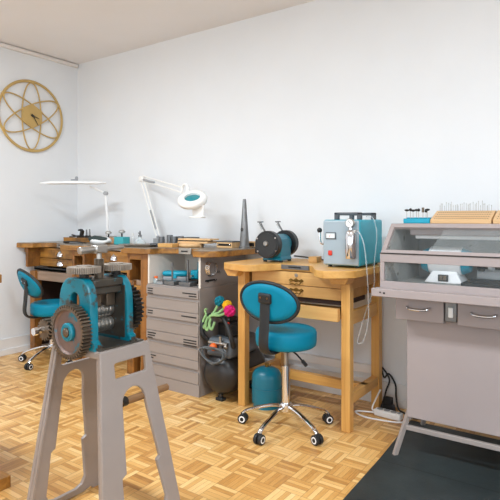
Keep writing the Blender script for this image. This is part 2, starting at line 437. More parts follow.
part('kneehole_shade_board', MB().box(-4.485, -4.465, 2.876, 3.26, .05, .68), 'dark', ob, label='dark side board added for the kneehole shade')  # board added to darken the kneehole, shade put into its colour
part('kneehole_side', MB().box(-4.38, -4.25, 3.10, 3.12, .05, .72), 'greywoodz', ob, label='grey upright board in the kneehole')
part('kneehole_back', MB().box(-3.62, -3.15, 3.10, 3.12, .05, .72), 'owx', ob)
part('stretcher', MB().box(-4.40, -3.13, 3.26, 3.30, .12, .20), 'owx', ob, .003)
# open white box that carries the right end, standing on the drawer cabinet
CZ = .758
part('side_board', MB().box(-2.895, -2.880, 2.785, 3.33, CZ+.002, .98), 'whiteboard', ob, .001)
rb = part('side_board', MB().box(-2.385, -2.372, 2.785, 3.33, CZ+.002, .98), 'filing', ob, .001)  # white board coloured grey for the shade on its outer face
part('edge_strip', MB().box(-2.387, -2.370, 2.780, 2.785, CZ+.002, .98), 'whiteboard', rb)
part('back_board', MB().box(-2.880, -2.385, 3.19, 3.20, CZ+.002, .98), 'whiteboard', ob)

# ------------------------------------------------------------------ grey four drawer cabinet
fc = thing('drawer_cabinet', 'grey steel cabinet of four drawers with black slotted label holders', 'cabinet', (-2.63, 2.76, 0))
FW = .26
part('carcass', MB().box(-FW, FW, .012, .58, 0, CZ), 'filing', fc, .003)
zt = CZ-.012; dh = .162
for i in range(4):
    z1 = zt-i*(dh+.003); z0 = z1-dh; zm = (z0+z1)/2+.008
    d = part('drawer', MB().box(-FW+.004, FW-.004, 0, .012, zm+.013, z1).box(-FW+.004, FW-.004, 0, .012, z0, zm-.008), 'filing', fc, .002)
    part('finger_pull', MB().box(-FW+.004, FW-.004, .0105, .0125, zm-.008, zm+.013).box(-FW+.02, FW-.02, -.004, .006, zm-.011, zm-.006), 'filing', d, .001)
    lab = MB()
    for j, (wd) in enumerate(((.055, .05, .055), (.055, .05), (.085, .075, .05), (.085, .06))[i]):
        lab.box(-FW+.02, -FW+.02+wd, -.002, .002, z1-.022-j*.018, z1-.014-j*.018)
    part('label_slots', lab, 'black', d); lab = MB()
    rows = (((.13, .012), (.07, .0)), ((.14, 0),), ((.12, 0), (.12, 0), (.12, 0)), ())[i]
    for j, (wd, q) in enumerate(rows):
        lab.box(FW-.02-wd, FW-.02, -.002, .002, z1-.03-j*.018, z1-.022-j*.018)
    if rows: part('label_slots', lab, 'black', d)
part('plinth', MB().box(-FW, FW, .003, .02, 0, .085), 'filing', fc, .001)

# things standing in the open box, on the cabinet
Zc = CZ
def vise(name, label, x, y, h, wd):
    t = thing(name, label, 'tool', (x, y, Zc))
    part('base', MB().box(-wd, wd, -.04, .04, 0, .03), 'toolgrey', t, .003)
    part('post', MB().cyl((0, 0, .03), (0, 0, h), .007, n=12), 'toolgrey', t)
    return t
vise('drill_stand', 'grey steel stand with thin post beside left end of teal shape', -2.69, 2.835, .165, .05)
vise('drill_stand', 'grey steel stand with thicker post right of teal shape under bench', -2.55, 2.85, .19, .055)
t = thing('toolbox', 'long teal tool case lying behind two steel posts', 'case', (-2.765, 2.955, Zc), radians(25))
part('body', MB().box(-.095, .095, -.04, .04, 0, .05), 'grey', t, .012, label='translucent grey lower half')
part('lid', MB().box(-.10, .10, -.045, .045, .05, .09), 'blueh', t, .018)
part('latch', MB().box(-.02, .02, -.050, -.042, .035, .065), 'blueh', t, .003)
t = thing('plastic_jar', 'small clear jar at left of the teal case under the bench', 'jar', (-2.848, 2.825, Zc))
part('body', MB().lathe([(.02, 0), (.022, .005), (.022, .03), (.018, .036), (.018, .04)]), 'bottleg', t)
part('lid', MB().cyl((0, 0, .04), (0, 0, .055), .014), 'orange', t)
t = thing('parts_box', 'low grey box in front of teal case', 'box', (-2.782, 2.822, Zc))
part('body', MB().box(-.03, .03, -.03, .03, 0, .022), 'grey', t, .003); part('lid', MB().box(-.031, .031, -.031, .031, .022, .03), 'toolgrey', t, .003)
t = thing('bench_vise', 'teal clamp vise on dark base at right side of open box', 'vise', (-2.60, 3.04, Zc))
part('base', MB().box(-.05, .05, -.08, .08, 0, .035), 'darkiron', t, .006)
part('jaw', MB().box(-.035, .04, -.07, -.01, .035, .10).box(-.035, .04, .01, .07, .035, .16), 'blueh', t, .01)
part('screw', MB().cyl((0, -.10, .06), (0, .03, .06), .009, n=12), 'steel', t)
# ring gauges hanging on the end board (faces +x)
t = thing('ring_sizer', 'bunch of silver ring size hoops hanging on a board below bench end', 'ring sizer', (-2.3665, 2.885, .89))
part('hook', MB().tube([(-.004, 0, .055), (.02, 0, .055), (.024, 0, .062)], .003), 'steel', t)
part('holder_ring', MB().tube([(.012, .048*cos(a), .006+.048*sin(a)) for a in [2*pi*i/32 for i in range(32)]], .0025, 8, True), 'steel', t)
for i in range(17):
    a = radians(140+i*15); c = Vector((.014, .05*cos(a), .006+.05*sin(a)))
    ax = Vector((.5, cos(a), sin(a))).normalized()
    part('ring_gauge', MB().lathe([(.011, -.003), (.0155, -.003), (.0155, .003), (.011, .003), (.011, -.003)], c, ax, 14), 'chrome', t)
t = thing('wall_hook', 'small black iron hook strip below the silver ring hoops', 'hook', (-2.372, 2.885, .805))
part('strip', MB().box(-.004, .006, -.05, .055, -.004, .008), 'black', t, .002)
part('hook', MB().tube([(.003, -.04, 0), (.02, -.04, -.006), (.026, -.04, .01)], .003).tube([(.003, .045, 0), (.02, .045, -.006), (.026, .045, .01)], .003), 'black', t)
t = thing('wall_hook', 'small metal eye hook right of the silver ring hoops', 'hook', (-2.372, 2.985, .86))
part('plate', MB().box(-.004, .004, -.022, .022, -.008, .008), 'toolgrey', t, .002)
part('hook', MB().tube([(.003, 0, 0), (.018, 0, -.006), (.02, 0, .01)], .003), 'steel', t)

# ------------------------------------------------------------------ beech bench
RZ = .955
rbench = thing('jewellers_bench', 'light beech goldsmith bench with curved cutout, carrying grinder and torch machine', 'workbench', (0, 0, 0))
o1 = [(-1.19, 3.34), (-2.155, 3.34), (-2.16, 2.78), (-2.13, 2.74), (-1.985, 2.69), (-1.93, 2.68)]
o1 += [(-1.90, 2.69), (-1.865, 2.735), (-1.83, 2.80), (-1.79, 2.865), (-1.77, 2.885), (-1.56, 2.885), (-1.53, 2.855), (-1.48, 2.78), (-1.44, 2.71), (-1.39, 2.65), (-1.335, 2.625), (-1.29, 2.64), (-1.205, 2.72), (-1.19, 2.75)]
part('worktop', MB().prism(o1, RZ-.042, RZ), 'beechx', rbench, .003)
pp = part('pin_plate', MB().box(-1.765, -1.565, 2.872, 2.884, RZ-.03, RZ-.002), 'toolgrey', rbench, .001, label='grey steel bench pin plate')
part('slot', MB().box(-1.71, -1.62, 2.870, 2.874, RZ-.021, RZ-.011), 'black', pp)
LG = [(-2.067, 2.81), (-1.315, 2.81), (-2.067, 3.27), (-1.315, 3.27)]
for x, y in LG: part('leg', MB().box(x, x+.056, y, y+.056, 0, RZ-.042), 'beechz', rbench, .004)
for x0, x1 in ((-2.135, -2.012), (-1.375, -1.235)):
    part('bracket', MB().prism([(x0, RZ-.042), (x1, RZ-.042), (x1-.025, RZ-.085), (x0+.03, RZ-.085)], 2.745, 2.85, 'XZ'), 'beechy', rbench, .003)
part('side_rail', MB().box(-2.06, -2.03, 2.866, 3.27, RZ-.20, RZ-.042), 'beechy', rbench, .002)
part('side_rail', MB().box(-1.30, -1.27, 2.866, 3.27, RZ-.125, RZ-.042), 'beechy', rbench, .002)
part('side_rail', MB().box(-1.30, -1.27, 2.866, 3.27, .62, .70), 'beechy', rbench, .002)
part('back_rail', MB().box(-2.011, -1.315, 3.29, 3.31, RZ-.20, RZ-.042), 'beechx', rbench, .002)
def fancy(d, xm, y, z):
    part('bail_handle', MB().tube(bez([(xm-.04, y-.008, z+.004), (xm-.033, y-.018, z-.016), (xm-.012, y-.02, z-.012), (xm, y-.02, z-.018), (xm+.012, y-.02, z-.012), (xm+.033, y-.018, z-.016), (xm+.04, y-.008, z+.004)], 6), .004, 8), 'oldbrass', d)
    part('back_plate', MB().prism([(xm-.055, z+.004), (xm-.04, z+.016), (xm-.02, z+.008), (xm, z+.02), (xm+.02, z+.008), (xm+.04, z+.016), (xm+.055, z+.004), (xm+.04, z-.006), (xm+.02, z), (xm, z-.006), (xm-.02, z), (xm-.04, z-.006)], y-.004, y, 'XZ'), 'oldbrass', d)
DY = 2.885
d1 = part('drawer', MB().box(-2.005, -1.335, DY, 3.25, .825, .908), 'pinex', rbench, .002)
part('lock', MB().cyl((-1.66, DY-.003, .888), (-1.66, DY+.002, .888), .012, n=20).cyl((-1.66, DY-.005, .888), (-1.66, DY, .888), .004, n=8), 'steel', d1)
fancy(d1, -1.66, DY, .85)
d2 = part('drawer', MB().box(-2.005, -1.335, DY, 3.25, .752, .822), 'pinex', rbench, .002)
fancy(d2, -1.66, DY, .79)
part('catch_drawer', MB().box(-2.0, -1.32, 2.775, 2.80, .645, .722).box(-2.0, -1.985, 2.80, 3.22, .645, .715).box(-1.345, -1.32, 2.80, 2.81, .645, .72).box(-1.98, -1.345, 2.80, 3.22, .645, .655), 'pinex', rbench, .002, label='lower drawer pulled slightly open')
part('gap_shade', MB().box(-2.0, -1.335, 2.90, 3.22, .722, .75), 'dark', rbench)  # solid dark filler painting the shade of the open gap
part('side_stretcher', MB().box(-1.31, -1.265, 2.866, 3.27, .155, .215), 'beechy', rbench, .003)
part('side_stretcher', MB().box(-2.062, -2.017, 2.866, 3.27, .155, .215), 'beechy', rbench, .003)
part('long_stretcher', MB().box(-2.017, -1.265, 3.06, 3.105, .155, .215), 'beechx', rbench, .003)

# ------------------------------------------------------------------ swivel stools
def make_stool(label, loc, rz):
    t = thing('swivel_stool', label, 'stool', loc, rz, None)
    # local: backrest on -y, seat front +y
    for k in range(5):
        a = 2*pi*k/5; c, s_ = cos(a), sin(a)
        l = part('base_arm', MB().tube(bez([(.03*c, .03*s_, .135), (.09*c, .09*s_, .13), (.18*c, .18*s_, .105), (.25*c, .25*s_, .078), (.272*c, .272*s_, .058)], 6), .013, 10, flat=(.014, .010)), 'chrome', t)
        ax = Vector((-s_, c, 0)); p = Vector((.272*c, .272*s_, 0))
        cs = part('caster', MB().cyl(p+ax*.006+Vector((0, 0, .028)), p+ax*.024+Vector((0, 0, .028)), .028, n=24).cyl(p-ax*.006+Vector((0, 0, .028)), p-ax*.024+Vector((0, 0, .028)), .028, n=24).box(p.x-.012, p.x+.012, p.y-.012, p.y+.012, .03, .062), 'rubber', l, .002)
        for sg in (1, -1):
            part('wheel_ring', MB().cyl(p+ax*sg*.0235+Vector((0, 0, .028)), p+ax*sg*.0255+Vector((0, 0, .028)), .019, n=20), 'whitem', cs)
            part('wheel_hub', MB().cyl(p+ax*sg*.025+Vector((0, 0, .028)), p+ax*sg*.0268+Vector((0, 0, .028)), .012, n=16), 'rubber', cs)
    part('base_hub', MB().lathe([(.034, .105), (.04, .115), (.04, .145), (.032, .155)]), 'chrome', t)
    part('column', MB().cyl((0, 0, .15), (0, 0, .36), .024).cyl((0, 0, .36), (0, 0, .375), .027), 'chrome', t)
    part('piston', MB().cyl((0, 0, .37), (0, 0, .50), .014), 'steel', t)
    part('mount_plate', MB().box(-.08, .08, -.11, .08, .482, .50), 'black', t, .003)
    part('height_lever', MB().tube([(.03, -.01, .48), (.09, -.03, .46), (.145, -.045, .425)], .005, 8).tube([(.135, -.043, .432), (.165, -.051, .412)], .011, 10), 'black', t)
    part('seat', MB().lathe([(.165, .495), (.178, .505), (.182, .53), (.182, .575), (.176, .592), (.16, .60), (.10, .603), (0, .604)], n=48), 'teal', t, angle=60)
    bar = part('back_bar', MB().tube(bez([(0, -.09, .487), (0, -.17, .485), (0, -.225, .505), (0, -.245, .55), (0, -.238, .64), (0, -.232, .73), (0, -.230, .80)], 8), .02, 12, flat=(.033, .010)), 'rubber', t)
    bk = part('backrest', MB(), 'teal', t) if False else None
    b = MB().ball((0, 0, 0), 1., (.187, .03, .110), 18); 
    b.fn(lambda c: Vector((c.x, c.y-.35*c.x*c.x*0, c.z)))
    def curve(c): return Vector((c.x, c.y-.20+(-.9*c.x*c.x)*-1*.6, c.z+.778))
    def oval(c):  # superellipse outline
        
        return Vector((c.x, max(-.024, min(.024, c.y*1.4)), c.z))
    b.fn(oval).fn(curve)
    bk = part('backrest', b, 'teal', t, angle=60)
    pts = []
    for i in range(48):
        a = 2*pi*i/48; pts.append(curve(Vector((.191*cos(a), -.004, .114*sin(a)))))
    part('edge_piping', MB().tube(pts, .0105, 10, True), 'rubber', bk)
    part('back_plate', MB().box(-.042, .042, -.238, -.214, .775, .835), 'rubber', bk, .01, seg=3)
    for x in (-.022, .022): part('screw', MB().cyl((x, -.241, .812), (x, -.236, .812), .006, n=10), 'chrome', bk)
    return t
st = make_stool('teal round swivel stool with oval back, before the light beech bench', (-1.60, 2.66, 0), 0)
for o in st.children:
    if o.name.startswith('base_arm'): o.rotation_euler = (0, 0, radians(52))
    if o.name.startswith('backrest'):
        piv = Vector((0, -.22, .72)); rot = Matrix.Rotation(radians(7), 4, 'X') @ Matrix.Rotation(radians(3), 4, 'Y')
        o.location = piv-(rot @ piv); o.rotation_euler = rot.to_euler()
st2 = copy_tree(st)
st2.location = (-4.015, 2.73, 0); st2.rotation_euler = (0, 0, radians(-8))
tag(st2, 'teal round swivel stool near the left wall, before the dark wooden bench', 'stool')
for o in (st, st2): o['group'] = 'teal swivel stools'
for o in st2.children:
    n = o.name.split('.')[0]
    if n == 'base_arm': o.rotation_euler = (0, 0, radians(211+8))
    if n in ('seat', 'mount_plate', 'height_lever', 'back_bar', 'backrest'): o.location.z -= .075
    if n == 'piston': o.scale.z = .84; o.location.z = .058
    if n in ('backrest',):
        o.matrix_parent_inverse = Matrix()
        piv = Vector((0, -.22, .72)); rot = Matrix.Rotation(radians(20), 4, 'X') @ Matrix.Rotation(radians(16), 4, 'Y')
        o.location = piv - (rot @ piv) + Vector((0, 0, -.075)); o.rotation_euler = rot.to_euler()

# ------------------------------------------------------------------ rolling mill on its stand
ml = thing('rolling_mill', 'teal cast iron rolling mill with large toothed gears on splayed grey stand', 'rolling mill', (-1.745, 1.41, 0))
ZT = .74
def lerp(a, b, t): return a+(b-a)*t
def side(sign):
    # 2D outline in (y, z), then sheared outward in x towards the floor
    oy0 = lambda z: lerp(-.185, -.118, z/ZT); oy1 = lambda z: lerp(.225, .122, z/ZT)
    outl = [(oy0(0), 0), (oy0(0)+.10, 0), (oy0(0)+.125, .045)]
    outl += [(oy0(0)+.16, .035), (oy1(0)-.13, .035), (oy1(0)-.085, .045), (oy1(0)-.07, 0), (oy1(0), 0), (.122, ZT-.005), (-.118, ZT-.005)]
    nz = [(-.065, .30), (-.078, .315), (-.045, .53)] + arc(.012, .53, .054, 180, 0, 12)[1:] + [(.118, .30), (.130, .285)]
    k = -.045 if sign < 0 else 0.; kn = -.022 if sign < 0 else 0.
    hole = [(-.078, .10), (-.074, .262), (-.052, .274), (-.042, .51)] + [(x, y) for x, y in arc(.022, .52, .064, 175, 5, 14)] + [(.092, .48), (.134, .274), (.116, .262), (.150, .11), (.135, .075), (.10, .062), (-.02, .062), (-.06, .072)]
    if sign < 0:
        outl = [(y, z-.028 if z > .03 and z < .05 else z) for y, z in outl]
        hole = [(lerp(y+kn, y+k, min(1, max(0, (y+.07)/.19))), z+(.022 if z > .49 else -.032 if z < .2 else 0)) for y, z in hole]
    win = rrect(-.064, .106, .622, .690, .012) if sign > 0 else rrect(-.085, .10, .632, .712, .012)
    me = cutout(outl, [hole[::-1], win], .018, .004)
    mb = MB().mesh(me)
    f = lambda c: Vector((sign*(.142+(ZT-c.y)*.142)+c.z, c.x, c.y))
    mb.fn(f)
    return mb
def flange(sign, near):
    a0, a1 = (-.118, -.185) if near else (.122, .225)
    mb = MB()
    p = []
    for z in (ZT-.03, 0):
        tt = (ZT-z)/ZT; y = lerp(a0, a1, tt); x = sign*(.142+(ZT-z)*.142)
        p.append((x, y, z))
    d = .012 if near else -.012; wdt = -.022*sign
    (x0, y0, z0), (x1, y1, z1) = p
    v = [mb.b.verts.new(q) for q in ((x0, y0, z0), (x0+wdt, y0, z0), (x0+wdt, y0+d, z0), (x0, y0+d, z0), (x1, y1, z1), (x1+wdt, y1, z1), (x1+wdt, y1+d, z1), (x1, y1+d, z1))]
    for f in ((0, 1, 2, 3), (4, 5, 6, 7), (0, 1, 5, 4), (1, 2, 6, 5), (2, 3, 7, 6), (3, 0, 4, 7)): mb.b.faces.new([v[i] for i in f])
    return mb
for s_ in (-1, 1):
    fr = part('stand_frame', side(s_), 'stand', ml)
    part('leg_flange', flange(s_, True), 'stand', fr, .003); part('leg_flange', flange(s_, False), 'stand', fr, .003)
part('stand_table', MB().box(-.15, .15, -.122, .126, ZT-.03, ZT), 'stand', ml, .008, seg=3)
part('bed_plate', MB().box(-.135, .135, -.112, .116, ZT, ZT+.006), 'cheek', ml, .002)
part('handle_bar', MB().cyl((.16, -.12, .528), (.16, .225, .522), .0150, n=16), 'rod', ml, label='round wooden bar through the stand')
part('bar_collar', MB().cyl((.16, -.03, .528), (.16, -.005, .528), .019, n=16), 'darkiron', ml)
# cheeks: arches with a slot
def cheek(y0, y1):
    o = [(-.112, .0), (-.112, .022), (-.098, .03), (-.094, .17)]+[(-.094+.058*(1-cos(radians(a)))*1.05, .17+.095*sin(radians(a))) for a in (15, 30, 45, 60, 75, 90)]
    o += [(.036, .265)]+[(.094-.058*(1-cos(radians(a)))*1.0, .17+.095*sin(radians(a))) for a in (75, 60, 45, 30, 15, 0)]
    o += [(.098, .03), (.112, .022), (.112, 0)]
    h = [(-.034, .03), (-.034, .185)]+arc(0, .185, .034, 180, 0, 8)[1:]+[(.034, .03)]
    me = cutout(o, [h], y1-y0, .006)
    mb = MB().mesh(me)
    return mb.fn(lambda c: Vector((c.x, (y0+y1)/2-c.z, c.y+ZT+.004)))
part('cheek', cheek(-.126, -.090), 'tealmill', ml)
ckf = part('cheek', cheek(.055, .09), 'tealmill', ml)
part('cheek_lining', MB().box(-.085, .088, .049, .056, ZT+.02, ZT+.235), 'cheek', ckf, label='oily bare iron inner face')
part('top_crosshead', MB().box(-.07, .07, -.092, .056, ZT+.205, ZT+.25).box(-.05, .078, -.092, .056, ZT+.235, ZT+.268), 'cheek', ml, .006)
part('guide_block', MB().box(-.03, .045, -.085, -.03, ZT+.155, ZT+.205).box(-.03, .04, .0, .045, ZT+.15, ZT+.205), 'iron', ml, .004)
def roll(z, nm):
    prof = [(.016, -.13), (.016, -.088), (.029, -.088)]
    y = -.085
    grooves = (-.078, -.064, -.050, -.036, -.021, -.005, .012, .03)
    for g in grooves: prof += [(.029, g-.0035), (.0255, g), (.029, g+.0035)]
    prof += [(.029, .048), (.016, .048), (.016, .10)]
    return part(nm, MB().lathe(prof, (0, 0, z), 'Y', 32), 'steel', ml, angle=25)
roll(.812, 'lower_roll'); roll(.872, 'upper_roll')
def gear2d(r, n, depth, duty=.5):
    p = []
    for i in range(n):
        for f, rr in ((0, r-depth), (.22, r), (.22+duty*.6, r), (.78, r-depth)):
            a = 2*pi*(i+f)/n; p.append((rr*cos(a), rr*sin(a)))
    return p
def biggear(x, y0, y1, z, n=44, helix=.0, m='iron', face=True):
    g = part('gear', MB().mesh(cutout(gear2d(.106, n, .012), [[(.086*cos(a), -.086*sin(a)) for a in [2*pi*i/40 for i in range(40)]]], abs(y1-y0))).fn(lambda c: Vector((x+c.x, (y0+y1)/2+c.z, z+c.y))), m, ml, angle=30)
    yw = min(y0, y1)
    part('gear_web', MB().lathe([(.09, .010), (.09, .032), (.0, .032), (.0, .012), (.03, .012), (.084, .012), (.088, .004), (.09, .004)] if False else [(.0865, .034), (.0865, .004), (.079, .012), (.034, .014), (.0, .014)], (x, yw, z), 'Y', 48), 'gearface' if face else m, g)
    part('gear_boss', MB().lathe([(.036, .014), (.036, .001), (.031, -.003), (.020, -.003), (.019, .004), (0, .004)], (x, yw, z), 'Y', 32), 'tealmill' if face else m, g)
    part('axle_end', MB().lathe([(.018, .01), (.018, -.006), (.012, -.009), (0, -.009)], (x, yw, z), 'Y', 20), 'iron', g)
    return g
biggear(.014, -.172, -.132, .810)
biggear(.008, .098, .138, .866, 34, m='darkiron', face=False)
pn = part('drive_pinion', MB().prism(gear2d(.044, 16, .010), -.168, -.120, 'XZ').fn(lambda c: Vector((c.x-.142, c.y, c.z+.80))), 'iron', ml)
part('drive_shaft', MB().cyl((-.142, -.21, .80), (-.142, -.03, .80), .013, n=8).cyl((-.142, -.214, .80), (-.142, -.196, .80), .016, n=6), 'chrome', ml, label='chrome crank shaft end')
part('shaft_bracket', MB().box(-.165, -.09, -.115, -.095, .745, .83), 'iron', ml, .004)
for x, y in ((.118, -.098), (.118, .072), (-.118, -.098), (-.118, .072)):
    part('foot_bolt', MB().cyl((x, y, ZT+.004), (x, y, ZT+.012), .017, n=20).cyl((x, y, ZT+.012), (x, y, ZT+.022), .010, n=6), 'cheek', ml)
for y in (-.092, .07):
    part('screw_housing', MB().cyl((.015, y, ZT+.262), (.015, y, 1.035), .019).cyl((.015, y, ZT+.262), (.015, y, ZT+.275), .03), 'darkiron', ml)
    part('screw_gear', MB().prism(gear2d(.066, 50, .0065), 1.034, 1.058).fn(lambda c, y=y: Vector((c.x+.015, c.y+y, c.z))).lathe([(.03, .058), (.03, .063), (0, .063)], (.015, y, 1.0), 'Z', 24), 'gearlight', ml)
part('centre_pinion', MB().prism(gear2d(.020, 12, .005), 1.0, 1.085).fn(lambda c: Vector((c.x+.015, c.y-.018, c.z))), 'iron', ml)
part('spindle', MB().cyl((.015, -.018, .985), (.015, -.018, 1.115), .0105), 'steel', ml)
part('tee_hub', MB().box(-.006, .036, -.048, .012, 1.108, 1.142), 'steel', ml, .006)
part('tee_handle', MB().cyl((.015, -.115, 1.122), (.015, -.04, 1.125), .0145).cyl((.015, .0, 1.125), (.015, .108, 1.128), .0105), 'steel', ml, .003)

# ------------------------------------------------------------------ workbench cut by the left frame edge
lb = thing('workbench', 'wooden workbench end cut off by the left edge of the photo', 'workbench', (0, 0, 0))
part('worktop', MB().box(-3.2, -2.377, .55, 1.345, .945, .985), 'owx', lb, .003)
for y in (.62, 1.24): 
    part('leg', MB().box(-2.52, -2.44, y, y+.08, .055, .945), 'owz', lb, .003)
    part('leg', MB().box(-3.15, -3.07, y, y+.08, .055, .945), 'owz', lb, .003)
part('floor_runner', MB().box(-3.2, -2.30, 1.235, 1.345, 0, .055), 'owx', lb, .003)
part('floor_runner', MB().box(-3.2, -2.30, .61, .71, 0, .055), 'owx', lb, .003)

# ------------------------------------------------------------------ polishing hood cabinet
hc = thing('polishing_cabinet', 'grey steel polishing cabinet with glazed dust hood on splayed legs', 'polishing cabinet', (-.995, 2.6, 0))
W = 1.25; HB, HM, HT = .900, 1.066, 1.222      # hood sill, mid rail, top
# side outline in (y, z)
so = [(.017, HB-.01), (.017, HM), (.182, HT), (.60, HT), (.60, HB-.01)]
part('side_panel', MB().prism(so, 0, .018, 'YZ'), 'hood', hc, .002); part('side_panel', MB().prism(so, W-.018, W, 'YZ'), 'hood', hc, .002)
part('lining', MB().box(.018, .026, .02, .58, HB, HM).prism([(.03, HM), (.165, HT-.02), (.58, HT-.02), (.58, HM)], .018, .026, 'YZ'), 'dust', hc, label='dusty grey inner face')
part('lining', MB().box(W-.026, W-.018, .02, .58, HB, HM), 'dust', hc)
part('back_panel', MB().box(.018, W-.018, .585, .60, HB-.01, HT), 'hood', hc)
part('lining', MB().box(.026, W-.026, .575, .585, HB, HT-.02), 'dust', hc, label='dusty grey rear face')
part('lining', MB().box(.026, W-.026, .02, .575, HB-.004, HB+.004), 'dust', hc)
part('top_panel', MB().box(0, W, .160, .60, HT-.012, HT), 'hood', hc, .002)
part('floor_panel', MB().box(.018, W-.018, 0, .585, HB-.022, HB-.006), 'hood', hc)
# front frames
part('lower_frame', MB().box(0, W, -.004, .016, HM-.04, HM+.004).box(0, W, -.004, .016, HB-.01, HB+.028).box(0, .022, -.004, .016, HB+.028, HM-.04).box(W-.03, W, -.004, .016, HB+.028, HM-.04), 'hood', hc, .002)
part('mid_seam', MB().box(0, W, -.007, -.003, HM+.002, HM+.008), 'darkiron', hc)
al = math.atan2(.165, HT-HM); L = math.hypot(.165, HT-HM)
def slope(mb): return mb.fn(lambda c: Vector((c.x, c.y*cos(al)+c.z*sin(al), HM+c.z*cos(al)-c.y*sin(al))))
part('upper_frame', slope(MB().box(0, W, -.002, .016, .006, .032).box(0, W, -.002, .016, L-.028, L).box(0, .024, -.002, .016, .032, L-.028).box(W-.03, W, -.002, .016, .032, L-.028)), 'hood', hc, .002)
part('upper_pane', slope(MB().box(.02, W-.02, .006, .009, .02, L-.02)), 'pane', hc, label='clear sloping pane')
part('sliding_shield', slope(MB().prism([(.235, .03), (W-.03, .03), (W-.03, L-.03), (.285, L-.03)], .012, .015, 'XZ')), 'shield', hc, label='hazy plastic shield behind the pane')
part('lower_pane', MB().box(.02, W-.02, .004, .007, HB+.02, HM-.03), 'pane', hc, label='clear upright pane')
part('ledge', MB().box(-.018, W+.02, -.07, 0, HB-.03, HB-.006).box(-.018, W+.02, -.078, -.068, HB-.044, HB-.004), 'hood', hc, .003)
part('rivet', MB().cyl((.03, -.081, HB-.022), (.03, -.076, HB-.022), .004, n=10).cyl((.05, -.081, HB-.024), (.05, -.076, HB-.024), .005, n=10), 'darkiron', hc)
lt = part('strip_light', MB().box(.09, .92, .20, .29, HT-.062, HT-.013), 'hood', hc, .006)
part('light_tube', MB().cyl((.11, .245, HT-.07), (.90, .245, HT-.07), .012, n=12), 'led', lt)
# lower body with drawers and switch
part('drawer_housing', MB().box(.09, W-.02, .095, .58, .735, HB-.03), 'hood', hc, .002)
for x0, x1 in ((.065, .307), (.372, .614), (.64, .88), (.90, 1.14)):
    d = part('drawer', MB().box(x0, x1, .045, .10, .73, .842), 'hood', hc, .003)
    xm = (x0+x1)/2
    part('pull_handle', MB().tube(bez([(xm-.055, .046, .802), (xm-.053, .02, .799), (xm-.035, .014, .793), (xm, .013, .791), (xm+.035, .014, .793), (xm+.053, .02, .799), (xm+.055, .046, .802)], 5), .006, 8), 'chrome', d)
sw = part('switch_plate', MB().box(.311, .368, .050, .10, .742, .84), 'toolgrey', hc, .004)
part('rocker_switch', MB().box(.329, .352, .040, .052, .765, .815), 'white', sw, .003)
part('lower_panel', MB().box(.10, W-.03, .12, .56, .205, .752), 'hood', hc, .003)
def bar(p0, p1, t=.014): return MB().tube([p0, p1], t, 4)
for x0, x1 in ((.078, .035), (W-.12, W-.08)):
    part('leg', MB().tube([(x0+.03, .14, .235), (x0+.025, .14, .222), (x1+.012, .085, .0)], .016, 4), 'stand', hc, .002)
    part('leg', MB().tube([(x0+.03, .50, .235), (x0+.025, .50, .222), (x1+.012, .57, .0)], .016, 4), 'stand', hc, .002)
    part('leg_brace', MB().box(x0+.012, x0+.042, .13, .52, .19, .206), 'stand', hc, .002)
part('foot_rail', MB().box(.082, W-.11, .118, .140, .135, .160), 'stand', hc, .003)
# polishing motor standing in the hood
pm = thing('polishing_motor', 'white and teal polishing motor on pedestal inside the glazed hood', 'motor', (-.745, 2.93, HB+.0055))
part('pedestal', MB().box(-.10, .10, -.08, .08, 0, .062, taper=(.62, .7)), 'whitem', pm, .006)
sp = part('switch_plate', MB().box(-.026, .026, -.082, -.070, .010, .046), 'black', pm, .003); 
part('switch_button', MB().box(-.018, -.002, -.086, -.08, .016, .040).box(.002, .018, -.086, -.08, .016, .040), 'iron', sp, .002)
part('motor_body', MB().lathe([(.07, -.085), (.075, -.08), (.075, .08), (.07, .085)], (0, 0, .115), 'X', 32), 'whitem', pm)
part('end_cap', MB().lathe([(.03, -.13), (.055, -.125), (.072, -.085)], (0, 0, .115), 'X', 32), 'blueh', pm, label='teal end cap'); part('end_cap', MB().lathe([(.072, .085), (.055, .125), (.03, .13)], (0, 0, .115), 'X', 32), 'blueh', pm, label='teal end cap')
part('spindle', MB().cyl((-.165, 0, .115), (-.12, 0, .115), .011, n=16).cyl((.12, 0, .115), (.25, 0, .115), .011, n=16), 'steel', pm)
part('brush_wheel', MB().lathe([(.012, .16), (.048, .163), (.048, .188), (.012, .19)], (0, 0, .115), 'X', 32), 'rubber', pm); part('brush_wheel', MB().lathe([(.012, .21), (.044, .213), (.044, .235), (.012, .237)], (0, 0, .115), 'X', 32), 'bag', pm, label='pale cloth mop')
single('dust_tray', MB().box(-.19, .19, -.12, .12, 0, .012).box(-.19, .19, -.12, -.112, 0, .022).box(-.19, .19, .112, .12, 0, .022).box(-.19, -.182, -.12, .12, 0, .022), 'rubber', 'black ribbed tray on the hood floor right of motor pedestal', 'tray', (-.44, 2.86, HB+.0055), 0, bevel=.002)
single('extraction_pipe', MB().tube([(0, 0, 0), (.55, 0, 0)], .032, 16), 'bag', 'pale round pipe lying along the rear of the hood floor', 'pipe', (-.62, 3.10, HB+.038), 0)

